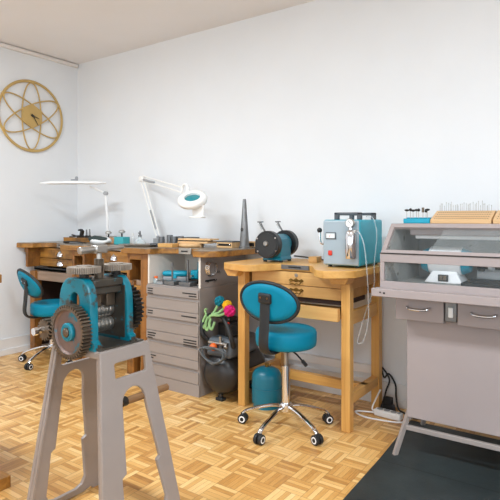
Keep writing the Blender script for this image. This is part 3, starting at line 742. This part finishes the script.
# holders on the hood
bh = thing('burr_holder', 'small bright blue block holding rotary burrs on the hood', 'tool holder', (-.928, 3.02, HT))
part('block', MB().box(-.075, .075, -.035, .035, 0, .028), 'blueh', bh, .003)
part('step', MB().box(-.07, .07, .0, .033, .028, .034), 'blueh', bh, .002)
def burr(i, x, y, h, head):
    lab = ['dark brush burr at left end of the blue block', 'dark ball burr second along the blue block', 'dark wheel burr third along the blue block', 'dark brush burr fourth along the blue block', 'dark ball burr fifth along the blue block', 'tall brown drum burr near right of the blue block', 'short dark burr behind the tall brown drum burr', 'dark wheel burr at right end of the blue block'][i]
    t = thing('rotary_burr', lab, 'burr', (bh.location.x+x, bh.location.y+y, HT+.029), 0, 'burrs in the blue block')
    part('shank', MB().cyl((0, 0, 0), (0, 0, h), .0016, n=8), 'steel', t)
    if head == 0: part('head', MB().lathe([(.003, h-.002), (.013, h+.002), (.013, h+.009), (.003, h+.012)], n=16), 'darkiron', t)
    elif head == 1: part('head', MB().ball((0, 0, h+.006), .009, n=8), 'darkiron', t)
    else: part('head', MB().cyl((0, 0, h-.016), (0, 0, h+.012), .007, n=14), 'iron', t)
for i, (x, y, h, hd) in enumerate(((-.062, -.012, .042, 0), (-.044, .0, .044, 1), (-.026, -.01, .04, 0), (-.010, .004, .043, 0), (.006, -.01, .042, 1), (.030, -.008, .05, 2), (.040, .018, .036, 1), (.056, -.01, .044, 0))): burr(i, x, y, h, hd)
def bitblock(label, x0, x1, cols):
    t = thing('drill_bit_stand', label, 'tool holder', (x0, 3.06, HT))
    wd = x1-x0
    part('block', MB().prism([(-.08, 0), (-.08, .022), (.05, .072), (.08, .072), (.08, 0)], 0, wd, 'YZ'), 'pale', t, .002)
    hl = MB(); nrm = Vector((0, -.05, .13)).normalized()
    for r in range(4):
        for c in range(cols):
            yy = -.065+r*.03; zz = .022+(yy+.08)*(.05/.13)
            p = Vector((.02+c*(wd-.04)/max(1, cols-1), yy, zz)); hl.cyl(p-nrm*.004, p+nrm*.0006, .0034, n=8)
    part('peg_holes', hl, 'dark', t)
    return t
bitblock('long pale wooden block full of thin bits on the hood', -.848, -.532, 24)
bitblock('pale wooden bit block at right edge, beside the long one', -.524, -.10, 30)
bit0 = None
for i in range(30):
    x = -.832+i*.0095+random.uniform(-.002, .002); h = random.uniform(.022, .05)
    hk = i in (25, 29)
    o = single('drill_bit', MB().cyl((0, 0, 0), (0, 0, h), .0014, n=6).cyl((0, 0, h), (0, 0, h+.007), .0022 if not hk else .004, .001, n=6), 'steel', 'thin steel bit standing in top row of the long pale block', 'drill bit', (x, 3.115+random.uniform(-.006, .018), HT+.072), 0, 'bits in the long pale block')
for i in range(8):
    o = single('drill_bit', MB().cyl((0, 0, 0), (0, 0, .03), .0014, n=6).cyl((0, 0, .03), (0, 0, .037), .0022, .001, n=6), 'steel', 'thin steel bit standing in the bit block at right edge', 'drill bit', (-.505+i*.014, 3.12, HT+.072), 0, 'bits in the right edge block')

# ------------------------------------------------------------------ torch generator on the beech bench
tg = thing('torch_generator', 'teal box shaped water torch generator with grey front panel and dark carry frame', 'torch generator', (-1.46, 2.862, RZ))
BW, BD, B0, B1 = .238, .37, .012, .288
part('case', MB().box(0, BW, .006, BD, B0, B1), 'tealbox', tg, .012, seg=3)
fp = part('front_panel', MB().box(.004, BW-.004, -.004, .010, B0+.004, B1-.004), 'panelgrey', tg, .010, seg=3)
for x in (.03, BW-.03):
    for y in (.04, BD-.04): part('foot', MB().cyl((x, y, 0), (x, y, B0+.002), .012, n=14), 'rubber', tg)
for x in (.055, BW-.025):
    part('carry_handle', MB().tube(bez([(x, .045, B1-.004), (x, .05, B1+.022), (x, .075, B1+.036), (x, .11, B1+.038), (x, .26, B1+.038), (x, .30, B1+.036), (x, .325, B1+.022), (x, .33, B1-.004)], 6), .011, 10), 'shroud', tg) if False else None
for y in (.05, .27):
    part('carry_handle', MB().box(.05, .078, y, y+.03, B1-.002, B1+.044).box(.05, BW-.012, y, y+.03, B1+.026, B1+.044).box(BW-.04, BW-.012, y, y+.03, B1-.002, B1+.044), 'slate', tg, .006)
mt = part('meter', MB().box(.022, .092, -.011, -.003, .170, .212), 'shroud', fp, .004)
part('meter_window', MB().box(.029, .085, -.0125, -.010, .177, .205), 'screen', mt); part('needle', MB().box(.052, .0535, -.0135, -.012, .18, .2, rot=(0, .4, 0)), 'red', mt)
rs = part('power_switch', MB().box(.040, .066, -.012, -.003, .072, .102), 'red', fp, .004, label='red rocker switch')
part('gas_filter', MB().lathe([(.03, .0), (.032, .004), (.032, .148), (.028, .158), (.02, .166), (.012, .17), (.012, .182)], (.20, -.038, .060), 'Z', 28), 'chrome', tg, label='polished steel filter cylinder')
part('filter_clamp', MB().box(.185, .215, -.012, .0, .09, .10).box(.185, .215, -.012, .0, .19, .20), 'toolgrey', tg)
pg = part('pressure_gauge', MB().lathe([(.027, .012), (.027, -.006), (.024, -.010), (.024, -.006), (0, -.006)], (.196, -.040, .268), 'Y', 28), 'steel', tg)
part('gauge_dial', MB().cyl((.196, -.0465, .268), (.196, -.0475, .268), .0235, n=28), 'dial', pg); part('gauge_needle', MB().box(.195, .197, -.049, -.0475, .262, .286, rot=(0, -.7, 0)), 'black', pg)
part('outlet_valve', MB().cyl((.205, -.038, .222), (.235, -.038, .222), .006, n=12).box(.218, .236, -.046, -.03, .214, .23), 'steel', tg, .002)
part('side_lever', MB().tube(bez([(.0, .03, .14), (-.025, .03, .142), (-.035, .03, .165), (-.038, .03, .21)], 6), .007, 10), 'chrome', tg, label='chrome elbow lever with black ball'); 
part('lever_knob', MB().ball((-.038, .03, .222), .016), 'black', tg)
single('hose', MB().tube(bez([(-1.222, 2.824, 1.177), (-1.20, 2.815, 1.165), (-1.172, 2.81, 1.10), (-1.155, 2.81, .96), (-1.15, 2.82, .80), (-1.155, 2.83, .66), (-1.19, 2.84, .54), (-1.232, 2.86, .52), (-1.24, 2.90, .56), (-1.215, 2.93, .68), (-1.168, 2.95, .85), (-1.166, 2.95, .98), (-1.17, 3.0, 1.15), (-1.20, 3.02, 1.25), (-1.24, 3.0, 1.262)], 10), .0034, 8), 'tube', 'clear plastic hose looping down from the torch machine', 'hose')
single('wood_offcut', MB().box(-.03, .03, -.045, .045, 0, .038), 'pinex', 'small wooden block left of the teal torch box', 'block', (-1.66, 3.14, RZ), .1, bevel=.002)
single('power_cable', MB().tube(bez([(-1.86, 3.20, RZ+.03), (-1.80, 3.26, RZ+.02), (-1.70, 3.28, RZ+.006), (-1.55, 3.26, RZ+.006), (-1.40, 3.30, RZ+.006)], 8), .005, 8), 'rubber', 'black cable lying behind the teal grinder on beech bench', 'cable')

# ------------------------------------------------------------------ bench grinder
bg = thing('bench_grinder', 'teal double ended bench grinder with black wheel guards', 'grinder', (-1.905, 3.05, RZ), radians(5))
part('base', MB().box(-.075, .075, -.085, .085, .012, .045, taper=(.86, .86)), 'tealb', bg, .006)
for x in (-.06, .06):
    for y in (-.065, .065): part('foot', MB().cyl((x, y, 0), (x, y, .016), .013, n=14), 'rubber', bg)
part('motor_body', MB().lathe([(.058, -.10), (.066, -.09), (.068, 0), (.066, .09), (.058, .10)], (0, 0, .121), 'Y', 32).box(-.06, .066, -.085, .085, .03, .16), 'tealb', bg, .012)
for s_ in (-1, 1):
    y0, y1 = (-.158, -.102) if s_ < 0 else (.102, .158)
    gd = part('wheel_guard', MB().lathe([(.02, 0), (.086, 0), (.0915, .006), (.0915, .05), (.086, .056), (.02, .056)], (0, y0, .121), 'Y', 48), 'black', bg, label='black round wheel guard')
    ye = y0 if s_ < 0 else y1
    part('cover_plate', MB().lathe([(.0, 0), (.074, 0), (.074, .004), (0, .004)], (0, ye-.003 if s_ < 0 else ye-.001, .121), 'Y', 40), 'rubber', gd)
    part('axle_nut', MB().lathe([(0, -.012), (.014, -.012), (.02, -.003), (.02, 0)], (-.004, ye, .128), 'Y', 20), 'steel', gd)
    sr = MB()
    for a in (35, 150, 215, 330): sr.cyl((.08*cos(radians(a)), ye-.004, .121+.08*sin(radians(a))), (.08*cos(radians(a)), ye+.004, .121+.08*sin(radians(a))), .006, n=12)
    part('cover_screw', sr, 'chrome', gd)
    part('eye_shield', MB().box(-.062, -.022, (y0+y1)/2-.022, (y0+y1)/2+.022, .235, .239, rot=(0, radians(58), 0)).fn(lambda c: c+Vector((-.012, 0, .002))), 'shield', gd)
    part('shield_arm', MB().tube([(-.015, (y0+y1)/2, .195), (-.04, (y0+y1)/2, .232), (-.062, (y0+y1)/2, .272)], .004, 8).box(-.072, -.052, (y0+y1)/2-.026, (y0+y1)/2+.026, .268, .276).tube([(-.015, (y0+y1)/2-.02, .20), (-.062, (y0+y1)/2-.02, .27)], .003, 6), 'toolgrey', gd)
    part('tool_rest', MB().box(-.115, -.086, y0+.004, y1-.004, .098, .104).box(-.10, -.086, y0+.02, y0+.03, .06, .1), 'darkiron', gd, .002)

# ------------------------------------------------------------------ things on the long bench
md = thing('ring_mandrel', 'tall grey steel cone mandrel standing at right end of dark bench', 'mandrel', (-2.292, 3.20, BZ))
part('cone', MB().lathe([(.042, 0), (.042, .012), (.037, .018), (.0125, .368), (.010, .372), (0, .373)], n=32), 'toolgrey', md)
part('slot', MB().tube(ringp := [(-.003+.008*cos(a), -.030+.004*0, .142+.011*sin(a)) for a in [2*pi*i/16 for i in range(16)]], .003, 6, True), 'darkiron', md)
def wbox(label, x, y, w_, d, h, rz=0):
    t = thing('tool_box', label, 'box', (x, y, BZ), rz)
    part('body', MB().box(-w_, w_, -d, d, 0, h), 'pale', t, .002)
    part('metal_strip', MB().box(-w_+.01, w_-.01, -d-.003, -d+.002, h*.35, h*.75), 'darkiron', t, .001)
    part('lid', MB().box(-w_-.002, w_+.002, -d-.002, d+.002, h, h+.008), 'slate', t, .002)
    for s_ in (-1, 1): part('corner_screw', MB().ball((s_*(w_-.018), -d-.004, h*.55), .006, n=6), 'chrome', t)
wbox('flat wooden box with dark metal strip left of cone mandrel', -2.455, 3.22, .075, .06, .042)
wbox('flat wooden box with dark metal strip behind the teal grinder', -2.35, 3.30, .05, .035, .05) if False else None
t = thing('tool_box', 'small wooden box right of cone mandrel, behind the grinder', 'box', (-2.29, 3.305, BZ)); part('body', MB().box(-.045, .05, -.035, .035, 0, .048), 'pale', t, .002); part('metal_strip', MB().box(-.035, .04, -.038, -.034, .012, .038), 'darkiron', t)
single('engraving_board', MB().prism(arc(0, 0, .1, 0, 360, 31), 0, .03), 'pale', 'round pale wooden board lying under the slotted boards', 'board', (-2.735, 3.10, BZ), 0, bevel=.012)
t = thing('slotted_board', 'pale wooden slotted board lying on the round board', 'board', (-2.70, 3.14, BZ+.030), radians(8))
part('lower_board', MB().box(-.15, .13, -.07, .07, 0, .016), 'pale', t, .002)
part('slot_strip', MB().box(-.145, .10, -.062, .06, .016, .024), 'darkiron', t)
part('upper_board', MB().box(-.15, .15, -.064, .07, .024, .036), 'pale', t, .002)
single('wood_block', MB().box(-.07, .07, -.045, .045, 0, .03), 'pinex', 'low light brown wooden block left of the round board', 'block', (-2.87, 2.98, BZ), radians(6), bevel=.002)
single('steel_block', MB().box(-.045, .045, -.04, .04, 0, .026), 'slate', 'flat dark grey steel block left of wooden block', 'block', (-3.03, 3.02, BZ), 0, bevel=.002)
labs = ['leftmost grey cylinder in the row behind the wooden block', 'second grey cylinder from left in the row behind the wooden block', 'third grey cylinder from left in the row behind the wooden block', 'rightmost grey cylinder, beside the black gap tool']
for i, (x, y, h, r) in enumerate(((-3.16, 3.20, .07, .026), (-3.075, 3.21, .085, .026), (-3.01, 3.20, .075, .03), (-2.94, 3.20, .078, .026))):
    single('steel_cup', MB().lathe([(r, 0), (r, h), (r-.004, h), (r-.004, h*.3), (0, h*.3)], n=24), 'toolgrey', labs[i], 'cup', (x, y, BZ), 0, 'grey cylinders')
t = thing('swage_block', 'dark notched steel block between the grey cylinders and slotted boards', 'block', (-2.885, 3.265, BZ)); part('body', MB().prism([(-.05, 0), (.05, 0), (.05, .02), (.02, .035), (.05, .05), (.05, .07), (-.05, .07), (-.05, .05), (-.02, .035), (-.05, .02)], -.05, .05, 'XZ'), 'darkiron', t, .002)
single('oval_tray', MB().lathe([(.0, .004), (.12, .004), (.14, .016), (.145, .016), (.125, 0), (0, 0)], n=40).fn(lambda c: Vector((c.x*1.2, c.y*.6, c.z))), 'steel', 'flat oval grey metal tray at front of the dark bench', 'tray', (-3.14, 2.90, BZ+.0015), radians(10))
sl = thing('spirit_lamp', 'conical clear glass spirit lamp with metal cap', 'spirit lamp', (-3.275, 3.06, BZ))
part('flask', MB().lathe([(.05, 0), (.053, .008), (.048, .025), (.022, .055), (.014, .064), (.014, .074)], n=28), 'bottleg', sl)
part('collar', MB().cyl((0, 0, .07), (0, 0, .088), .015), 'toolgrey', sl)
part('wick_cap', MB().cyl((0, 0, .088), (0, 0, .12), .008, .005).box(-.02, .004, -.004, .004, .098, .106), 'slate', sl)
def knob(label, x, y, blk, w_, h):
    t = thing('doming_punch', label, 'punch', (x, y, BZ))
    part('block', MB().box(-w_, w_, -.04, .04, 0, h), blk, t, .003)
    part('stem', MB().cyl((0, 0, h), (0, 0, h+.035), .007), 'darkiron', t)
    part('knob', MB().lathe([(.008, h+.03), (.03, h+.038), (.029, h+.05), (.015, h+.06), (0, h+.062)], n=24), 'steel', t)
knob('peach block with silver mushroom knob on dark bench', -3.735, 3.11, 'peach', .06, .052)
knob('mint teal block with silver mushroom knob on dark bench', -3.50, 3.06, 'mint', .058, .066)
t = thing('small_bottle', 'small pale bottle behind the peach and mint blocks', 'bottle', (-3.56, 3.24, BZ)); part('body', MB().lathe([(.014, 0), (.015, .05), (.007, .06), (.007, .07)], n=16), 'bag', t); part('cap', MB().cyl((0, 0, .07), (0, 0, .092), .009, n=14), 'white', t)
t = thing('cloth_bundle', 'white cloth bundle holding a dark green roll behind mill handle', 'cloth', (-3.66, 2.96, BZ+.0015), radians(25))
bmb = MB().ball((0, 0, .03), 1., (.105, .065, .034), 14); part('cloth', bmb.fn(lambda c: Vector((c.x, c.y+.01*sin(c.x*40), max(0, c.z+.006*sin(c.x*30+c.y*50))))), 'bag', t)
part('roll', MB().tube([(-.085, -.035, .046), (-.03, -.045, .052), (.075, -.03, .046)], [.018, .026, .014], 12), 'roll', t)
t = thing('file_tray', 'wooden tray carrying small hand tools near left wall corner', 'tray', (-4.20, 3.16, BZ+.0015), radians(5))
part('tray', MB().box(-.17, .17, -.06, .06, 0, .035), 'owx', t, .003)
part('lip', MB().box(-.17, .17, -.06, -.052, .035, .042), 'owx', t)
tz = BZ+.035
def pl(label, x, y, rz):
    t = thing('pliers', label, 'pliers', (x, y, tz), rz)
    part('handle', MB().tube(bez([(-.06, -.018, .012), (-.02, -.016, .014), (0, 0, .016)], 6), .007, 8), 'black', t); part('handle', MB().tube(bez([(-.06, .02, .03), (-.02, .016, .024), (0, 0, .02)], 6), .007, 8), 'black', t)
    part('jaw', MB().box(0, .05, -.01, .01, .008, .03), 'toolgrey', t, .004)
pl('black handled pliers lying at left end of the wooden tray', -4.27, 3.16, radians(20))
single('tool_bracket', MB().prism([(-.05, 0), (.05, 0), (.05, .02), (.02, .03), (.03, .07), (.0, .09), (-.03, .085), (-.035, .07), (.0, .07), (-.01, .03), (-.05, .025)], -.015, .015, 'XZ'), 'darkiron', 'dark hooked tool standing in middle of the wooden tray', 'tool', (-4.19, 3.16, tz), 0, bevel=.003)
for i, (x, h, lb_) in enumerate(((-4.11, .085, 'left one of two upright steel punches on the wooden tray'), (-4.065, .09, 'right one of two upright steel punches on the wooden tray'))):
    t = thing('punch', lb_, 'punch', (x, 3.16, tz), 0, 'upright punches'); part('shaft', MB().cyl((0, 0, .02), (0, 0, h), .01, .007, n=14), 'toolgrey', t); part('foot', MB().lathe([(.024, 0), (.024, .012), (.011, .03)], n=20), 'darkiron', t)
single('hand_file', MB().tube([(-.13, 0, .01), (-.04, 0, .01), (.06, 0, .01), (.14, 0, .008)], [.011, .012, .008, .004], 8), 'darkiron', 'dark hand file lying before the wooden tool tray', 'file', (-3.98, 2.93, BZ), radians(8))
single('hand_file', MB().tube([(-.10, 0, .008), (0, 0, .008), (.10, 0, .006)], [.009, .007, .004], 8), 'toolgrey', 'thin grey file lying on lobe left of the mill handle', 'file', (-3.86, 2.86, BZ), radians(-4))

# LED bench lamp
ld = thing('bench_lamp', 'long flat white bar lamp on jointed arm in the corner', 'lamp', (-3.855, 3.20, BZ+.0015))
lx = Vector((.819, .574, 0)); ly = Vector((-.574, .819, 0))
part('clamp_base', MB().box(-.13, .10, -.03, .03, 0, .012).box(-.03, .03, -.028, .028, .012, .05).box(-.14, .10, -.026, .026, .05, .062).cyl((0, 0, .06), (0, 0, .085), .016), 'steel', ld, .003)
jt = Vector((.0, -.06, .455))+lx*.03
part('lower_arm', MB().tube([(0, 0, .03), jt*.5+Vector((.008, 0, 0)), jt], .012, 10), 'whitem', ld)
part('elbow_joint', MB().cyl(jt-ly*.02, jt+ly*.02, .019, n=20), 'grey', ld)
hd = jt+lx*-.13+ly*-.06+Vector((0, 0, .062))
part('upper_arm', MB().tube([jt, hd], .009, 10), 'whitem', ld)
sh = hd+lx*-.145+ly*-.02+Vector((0, 0, .022))
shade = MB().ball((0, 0, 0), 1., (.30, .075, .024), 18).fn(lambda c: Vector((c.x, c.y, max(c.z, -.004))))
shade.fn(lambda c: sh+lx*c.x+ly*c.y+Vector((0, 0, c.z+.004)))
ls = part('lamp_shade', shade, 'whitem', ld)
part('diffuser', MB().box(-.25, .25, -.045, .045, -.004, .0).fn(lambda c: sh+lx*c.x+ly*c.y+Vector((0, 0, c.z-.001))), 'led', ls)
kp = sh+lx*.035+Vector((0, 0, .045))
part('tilt_knob', MB().cyl(kp-lx*.012, kp+lx*.008, .02, n=20).box(kp.x-.05, kp.x+.0, kp.y-.03, kp.y+.01, sh.z+.02, sh.z+.04), 'grey', ls, .004)
ld['label'] = 'long flat white bar lamp on jointed arm in the room corner'

# magnifier lamp
mg = thing('magnifier_lamp', 'white spring arm magnifier lamp with round teal lens above the bench', 'lamp', (-3.275, 3.27, BZ+.0015))
part('clamp', MB().box(-.03, .03, -.03, .03, 0, .05).cyl((0, 0, .05), (0, 0, .075), .013), 'grey', mg, .004)
el = Vector((-.20, .0, .575))
def twin(p0, p1, off):
    p0 = Vector(p0); p1 = Vector(p1); return MB().tube([p0+off, p1+off], .0065, 8).tube([p0-off, p1-off], .0065, 8)
part('lower_arm', twin((0, 0, .07), el, Vector((.018, 0, .006))), 'white', mg)
d = (el-Vector((0, 0, .07))); q0 = Vector((0, 0, .07))+d*.12; q1 = Vector((0, 0, .07))+d*.45
part('arm_spring', MB().tube([q0, q1], .010, 10), 'grey', mg)
part('elbow_joint', MB().cyl(el+Vector((0, -.02, .01)), el+Vector((0, .02, .01)), .02, n=20).box(el.x-.03, el.x+.025, -.014, .014, el.z-.02, el.z+.025), 'white', mg, .004)
en = Vector((.475, -.20, .447))
part('upper_arm', twin(el+Vector((.01, 0, .01)), en, Vector((0, 0, .02))), 'white', mg)
d = en-el; part('arm_spring', MB().tube([el+d*.05, el+d*.32], .011, 10), 'grey', mg)
nk = en+Vector((.05, -.02, .01))
part('neck', MB().tube(bez([en+Vector((-.01, 0, -.015)), en+Vector((.0, 0, .03)), en+Vector((.035, -.01, .045)), en+Vector((.07, -.02, .02)), en+Vector((.07, -.025, -.02))], 6), .010, 10), 'white', mg)
hc0 = en+Vector((.155, -.06, -.075)); tl = Euler((radians(30), radians(16), 0)).to_matrix()
hm = part('lamp_head', MB().lathe([(.062, .02), (.085, .026), (.108, .018), (.116, 0), (.110, -.025), (.095, -.034), (.062, -.034), (.062, .02)], n=40).fn(lambda c: hc0+tl @ c), 'white', mg, angle=60)
part('lens', MB().lathe([(.0, .014), (.04, .010), (.064, .002), (.064, -.004), (.04, -.012), (0, -.016)], n=32).fn(lambda c: hc0+tl @ c), 'lens', hm)
part('lens_cover', MB().box(-.055, .055, -.005, .004, -.115, -.02).box(-.06, .06, -.035, .02, -.125, -.112).fn(lambda c: hc0+Vector((.055, .0, -.02))+c), 'white', hm, .006)

# ------------------------------------------------------------------ compressor, flowers, gas bottle
cp = thing('air_compressor', 'black air compressor with curved handles between the drawer cabinet and beech bench', 'compressor', (-2.217, 2.975, 0))
part('tank', MB().lathe([(0, -.235), (.06, -.230), (.112, -.207), (.137, -.17), (.143, -.14), (.143, .16), (.133, .20), (.09, .24), (0, .255)], (0, 0, .185), 'Y', 40), 'tank', cp)
for y in (-.16, .18): part('foot', MB().box(-.03, .03, y-.022, y+.022, 0, .02).box(-.016, .016, y-.012, y+.012, .015, .07), 'rubber', cp, .004)
part('shroud', MB().box(-.11, .115, -.20, .16, .30, .43, taper=(.9, .9)), 'shroud', cp, .03, seg=4)
part('pump_head', MB().box(-.075, .04, -.10, .06, .42, .52).box(-.055, .02, -.08, .04, .52, .55), 'black', cp, .01)
part('pressure_switch', MB().box(.035, .085, -.16, -.06, .44, .53), 'black', cp, .008); part('switch_knob', MB().box(.045, .075, -.175, -.155, .515, .545), 'red', cp, .005, label='red switch knob')
part('carry_handle', MB().tube(bez([(-.105, -.17, .40), (-.13, -.2, .45), (-.135, -.19, .52), (-.12, -.15, .565), (-.02, -.14, .575), (.06, -.17, .53), (.115, -.19, .44), (.12, -.17, .38)], 8), .016, 12), 'rubber', cp, label='curved black rubber handle')
part('regulator', MB().ball((-.02, -.215, .375), .026).cyl((-.02, -.19, .375), (-.02, -.15, .375), .012), 'orange', cp, label='orange regulator knob')
part('valve_manifold', MB().cyl((-.07, -.2, .40), (.09, -.2, .40), .012, n=14).cyl((.03, -.2, .37), (.03, -.2, .45), .010, n=12).ball((.075, -.2, .385), .016, n=10), 'steel', cp)
hp = []
for i in range(90):
    a = 2*pi*i/30; hp.append((.0+(.098+.010*sin(i*.7))*cos(a), -.235-.006*(i/30)+.008*sin(i*.31), .335+(.05+.006*cos(i*.5))*sin(a)+.012*cos(2*a)))
part('air_hose', MB().tube(hp, .006, 8), 'hose', cp, label='coiled grey air hose')
fl = thing('yarn_flowers', 'bunch of knitted yarn flowers with pale green stems on the compressor handle', 'flowers', (-2.228, 2.812, .55))
heads = [((-.02, .03, .125), 'ytl', .036), ((.055, .02, .105), 'yyl', .034), ((.098, -.01, .075), 'ymg', .04)]
for (p, m_, r) in heads:
    p = Vector(p)
    part('stem', MB().tube(bez([(-.085, -.02, .0), (-.05, -.025, .03), tuple(p*.5+Vector((-.03, -.01, .0))), tuple(p)], 6), .009, 10), 'green', fl)
    f = MB().ball(tuple(p), r*.72, n=10)
    for i in range(26):
        z = 1-2*(i+.5)/26; a = i*2.4; rr = math.sqrt(1-z*z); q = p+Vector((rr*cos(a), rr*sin(a), z))*r*.72; f.ball(tuple(q), r*.36, n=6)
    part('flower_head', f, m_, fl)
part('leaf_loops', MB().tube(bez([(-.10, -.02, .03), (-.12, -.03, -.02), (-.105, -.035, -.06), (-.085, -.03, -.02)], 6), .009, 8).tube(bez([(-.075, -.03, .02), (-.085, -.045, -.03), (-.07, -.045, -.07), (-.05, -.035, -.02)], 6), .009, 8).tube(bez([(-.05, -.03, .01), (-.05, -.045, -.03), (-.03, -.045, -.06), (-.015, -.03, -.01)], 6), .009, 8).tube(bez([(-.10, -.02, .03), (-.11, -.02, .06), (-.095, -.02, .07)], 6), .008, 8), 'green', fl)
gb = thing('gas_bottle', 'short teal gas bottle with domed top on floor behind the stool', 'gas bottle', (-1.90, 2.91, 0))
part('body', MB().lathe([(.085, .012), (.098, .03), (.099, .05), (.099, .195), (.096, .215), (.081, .24), (.05, .256), (.022, .261), (0, .262)], n=40), 'tealb', gb, angle=60)
part('foot_ring', MB().lathe([(.086, 0), (.09, 0), (.09, .02), (.086, .02), (.086, 0)], n=36), 'tealb', gb)
part('weld_seam', MB().lathe([(.099, .128), (.1015, .13), (.1015, .134), (.099, .136)], n=40), 'tealb', gb)
part('valve', MB().cyl((0, 0, .259), (0, 0, .285), .014, n=16).cyl((0, 0, .275), (.03, 0, .275), .006, n=10), 'oldbrass', gb)

# ------------------------------------------------------------------ mat, power strip, cables
mp = [(-.995, -1.2), (-.985, 2.13), (-.998, 2.61), (-1.03, 3.20), (.9, 3.20), (.9, -1.2)]
single('floor_mat', MB().prism(mp, 0, .006), 'mat', 'large black scuffed rubber mat under the polishing cabinet', 'mat', bevel=.002)
ps = thing('power_strip', 'white power strip with cables on the parquet before the skirting', 'power strip', (-1.162, 3.175, 0), radians(-4))
part('body', MB().box(-.088, .088, -.028, .028, 0, .042), 'white', ps, .008)
for x in (-.055, -.01, .035): part('socket', MB().cyl((x, 0, .041), (x, 0, .0435), .019, n=20), 'grey', ps)
part('switch', MB().box(.063, .078, -.012, .012, .041, .047), 'grey', ps, .002)
part('cord', MB().tube(bez([(-.088, 0, .02), (-.115, .01, .03), (-.10, .04, .09), (-.085, .07, .14)], 8), .0055, 8).tube(bez([(-.088, -.01, .015), (-.2, -.05, .008), (-.12, -.1, .007), (.0, -.085, .007), (.08, -.06, .008), (.14, -.02, .01)], 8), .0055, 8), 'white', ps, label='white cable loop')
single('power_plug', MB().box(-.035, .035, -.02, .02, 0, .035).box(-.06, -.03, -.01, .01, .008, .026), 'black', 'black adapter plug on the mat edge right of the power strip', 'plug', (-1.0, 3.25, .0065), radians(20), bevel=.006)
cab = ['black cable hanging down the wall beside the beech bench leg', 'second black cable bowing out right of the first, down to the strip']
single('cable', MB().tube(bez([(-1.288, 3.37, .26), (-1.25, 3.365, .225), (-1.222, 3.36, .175), (-1.24, 3.35, .11), (-1.235, 3.30, .075), (-1.215, 3.19, .052)], 8), .006, 8), 'rubber', cab[0], 'cable')
single('cable', MB().tube(bez([(-1.295, 3.39, .255), (-1.27, 3.39, .18), (-1.235, 3.385, .21), (-1.19, 3.38, .15), (-1.17, 3.34, .08), (-1.14, 3.30, .02), (-1.09, 3.27, .012)], 8), .006, 8), 'rubber', cab[1], 'cable')
t = thing('power_adapter', 'black adapter with cable leaning above the power strip', 'adapter', (-1.205, 3.29, .0)); part('body', MB().box(-.05, .05, -.018, .018, .0, .045, taper=(.8, .8)).box(-.03, .03, -.014, .014, .04, .09), 'black', t, .006)

# ------------------------------------------------------------------ light
def area(name, loc, rot, sx, sy, e, c=(1, 1, 1)):
    l = bpy.data.lights.new(name, 'AREA'); l.shape = 'RECTANGLE'; l.size = sx; l.size_y = sy; l.energy = e; l.color = c
    o = bpy.data.objects.new(name, l); COL.objects.link(o); o.location = loc; o.rotation_euler = rot
    return o
for i, (a, b) in enumerate(WINF): area('window_daylight', ((a+b)/2, YF-.02, 1.65), (radians(90), 0, 0), b-a-.1, 1.5, 45, (.76, .885, 1.))
area('window_daylight', (XR-.0, -.1, 1.65), (radians(90), 0, radians(90)), 2.8, 1.5, 51, (.76, .885, 1.))
for x, y in ((-2.75, .9), (.3, .9)):
    f = thing('ceiling_light', 'white ceiling panel lamp above the room %s' % ('left half' if x < -1 else 'right half'), 'lamp', (x, y, H))
    part('housing', MB().box(-.62, .62, -.16, .16, -.05, 0), 'whitem', f, .004)
    part('diffuser', MB().box(-.6, .6, -.14, .14, -.056, -.05), 'led', f)
    area('ceiling_lamp', (x, y, H-.06), (0, 0, 0), 1.2, .28, 78, (.82, .92, 1.))
wd = bpy.data.worlds.new('daylight'); sc.world = wd; wd.use_nodes = True
wd.node_tree.nodes['Background'].inputs[0].default_value = (.85, .93, 1., 1); wd.node_tree.nodes['Background'].inputs[1].default_value = 1.0

# ------------------------------------------------------------------ camera
cd = bpy.data.cameras.new('camera'); cam = bpy.data.objects.new('camera', cd); COL.objects.link(cam)
cam.location = (0, 0, 1.25); cam.rotation_euler = (radians(90), 0, radians(35))
cd.sensor_width = 36; cd.lens = 36*520/500; cd.shift_y = -(250-218.5)/500
cd.clip_start = .02
sc.camera = cam
sc.view_settings.view_transform = 'Standard'; sc.view_settings.look = 'None'; sc.view_settings.gamma = 1; sc.view_settings.use_curve_mapping = False
sc.view_settings.exposure = .0
sc.cycles.max_bounces = 12; sc.cycles.diffuse_bounces = 6; sc.cycles.transparent_max_bounces = 12
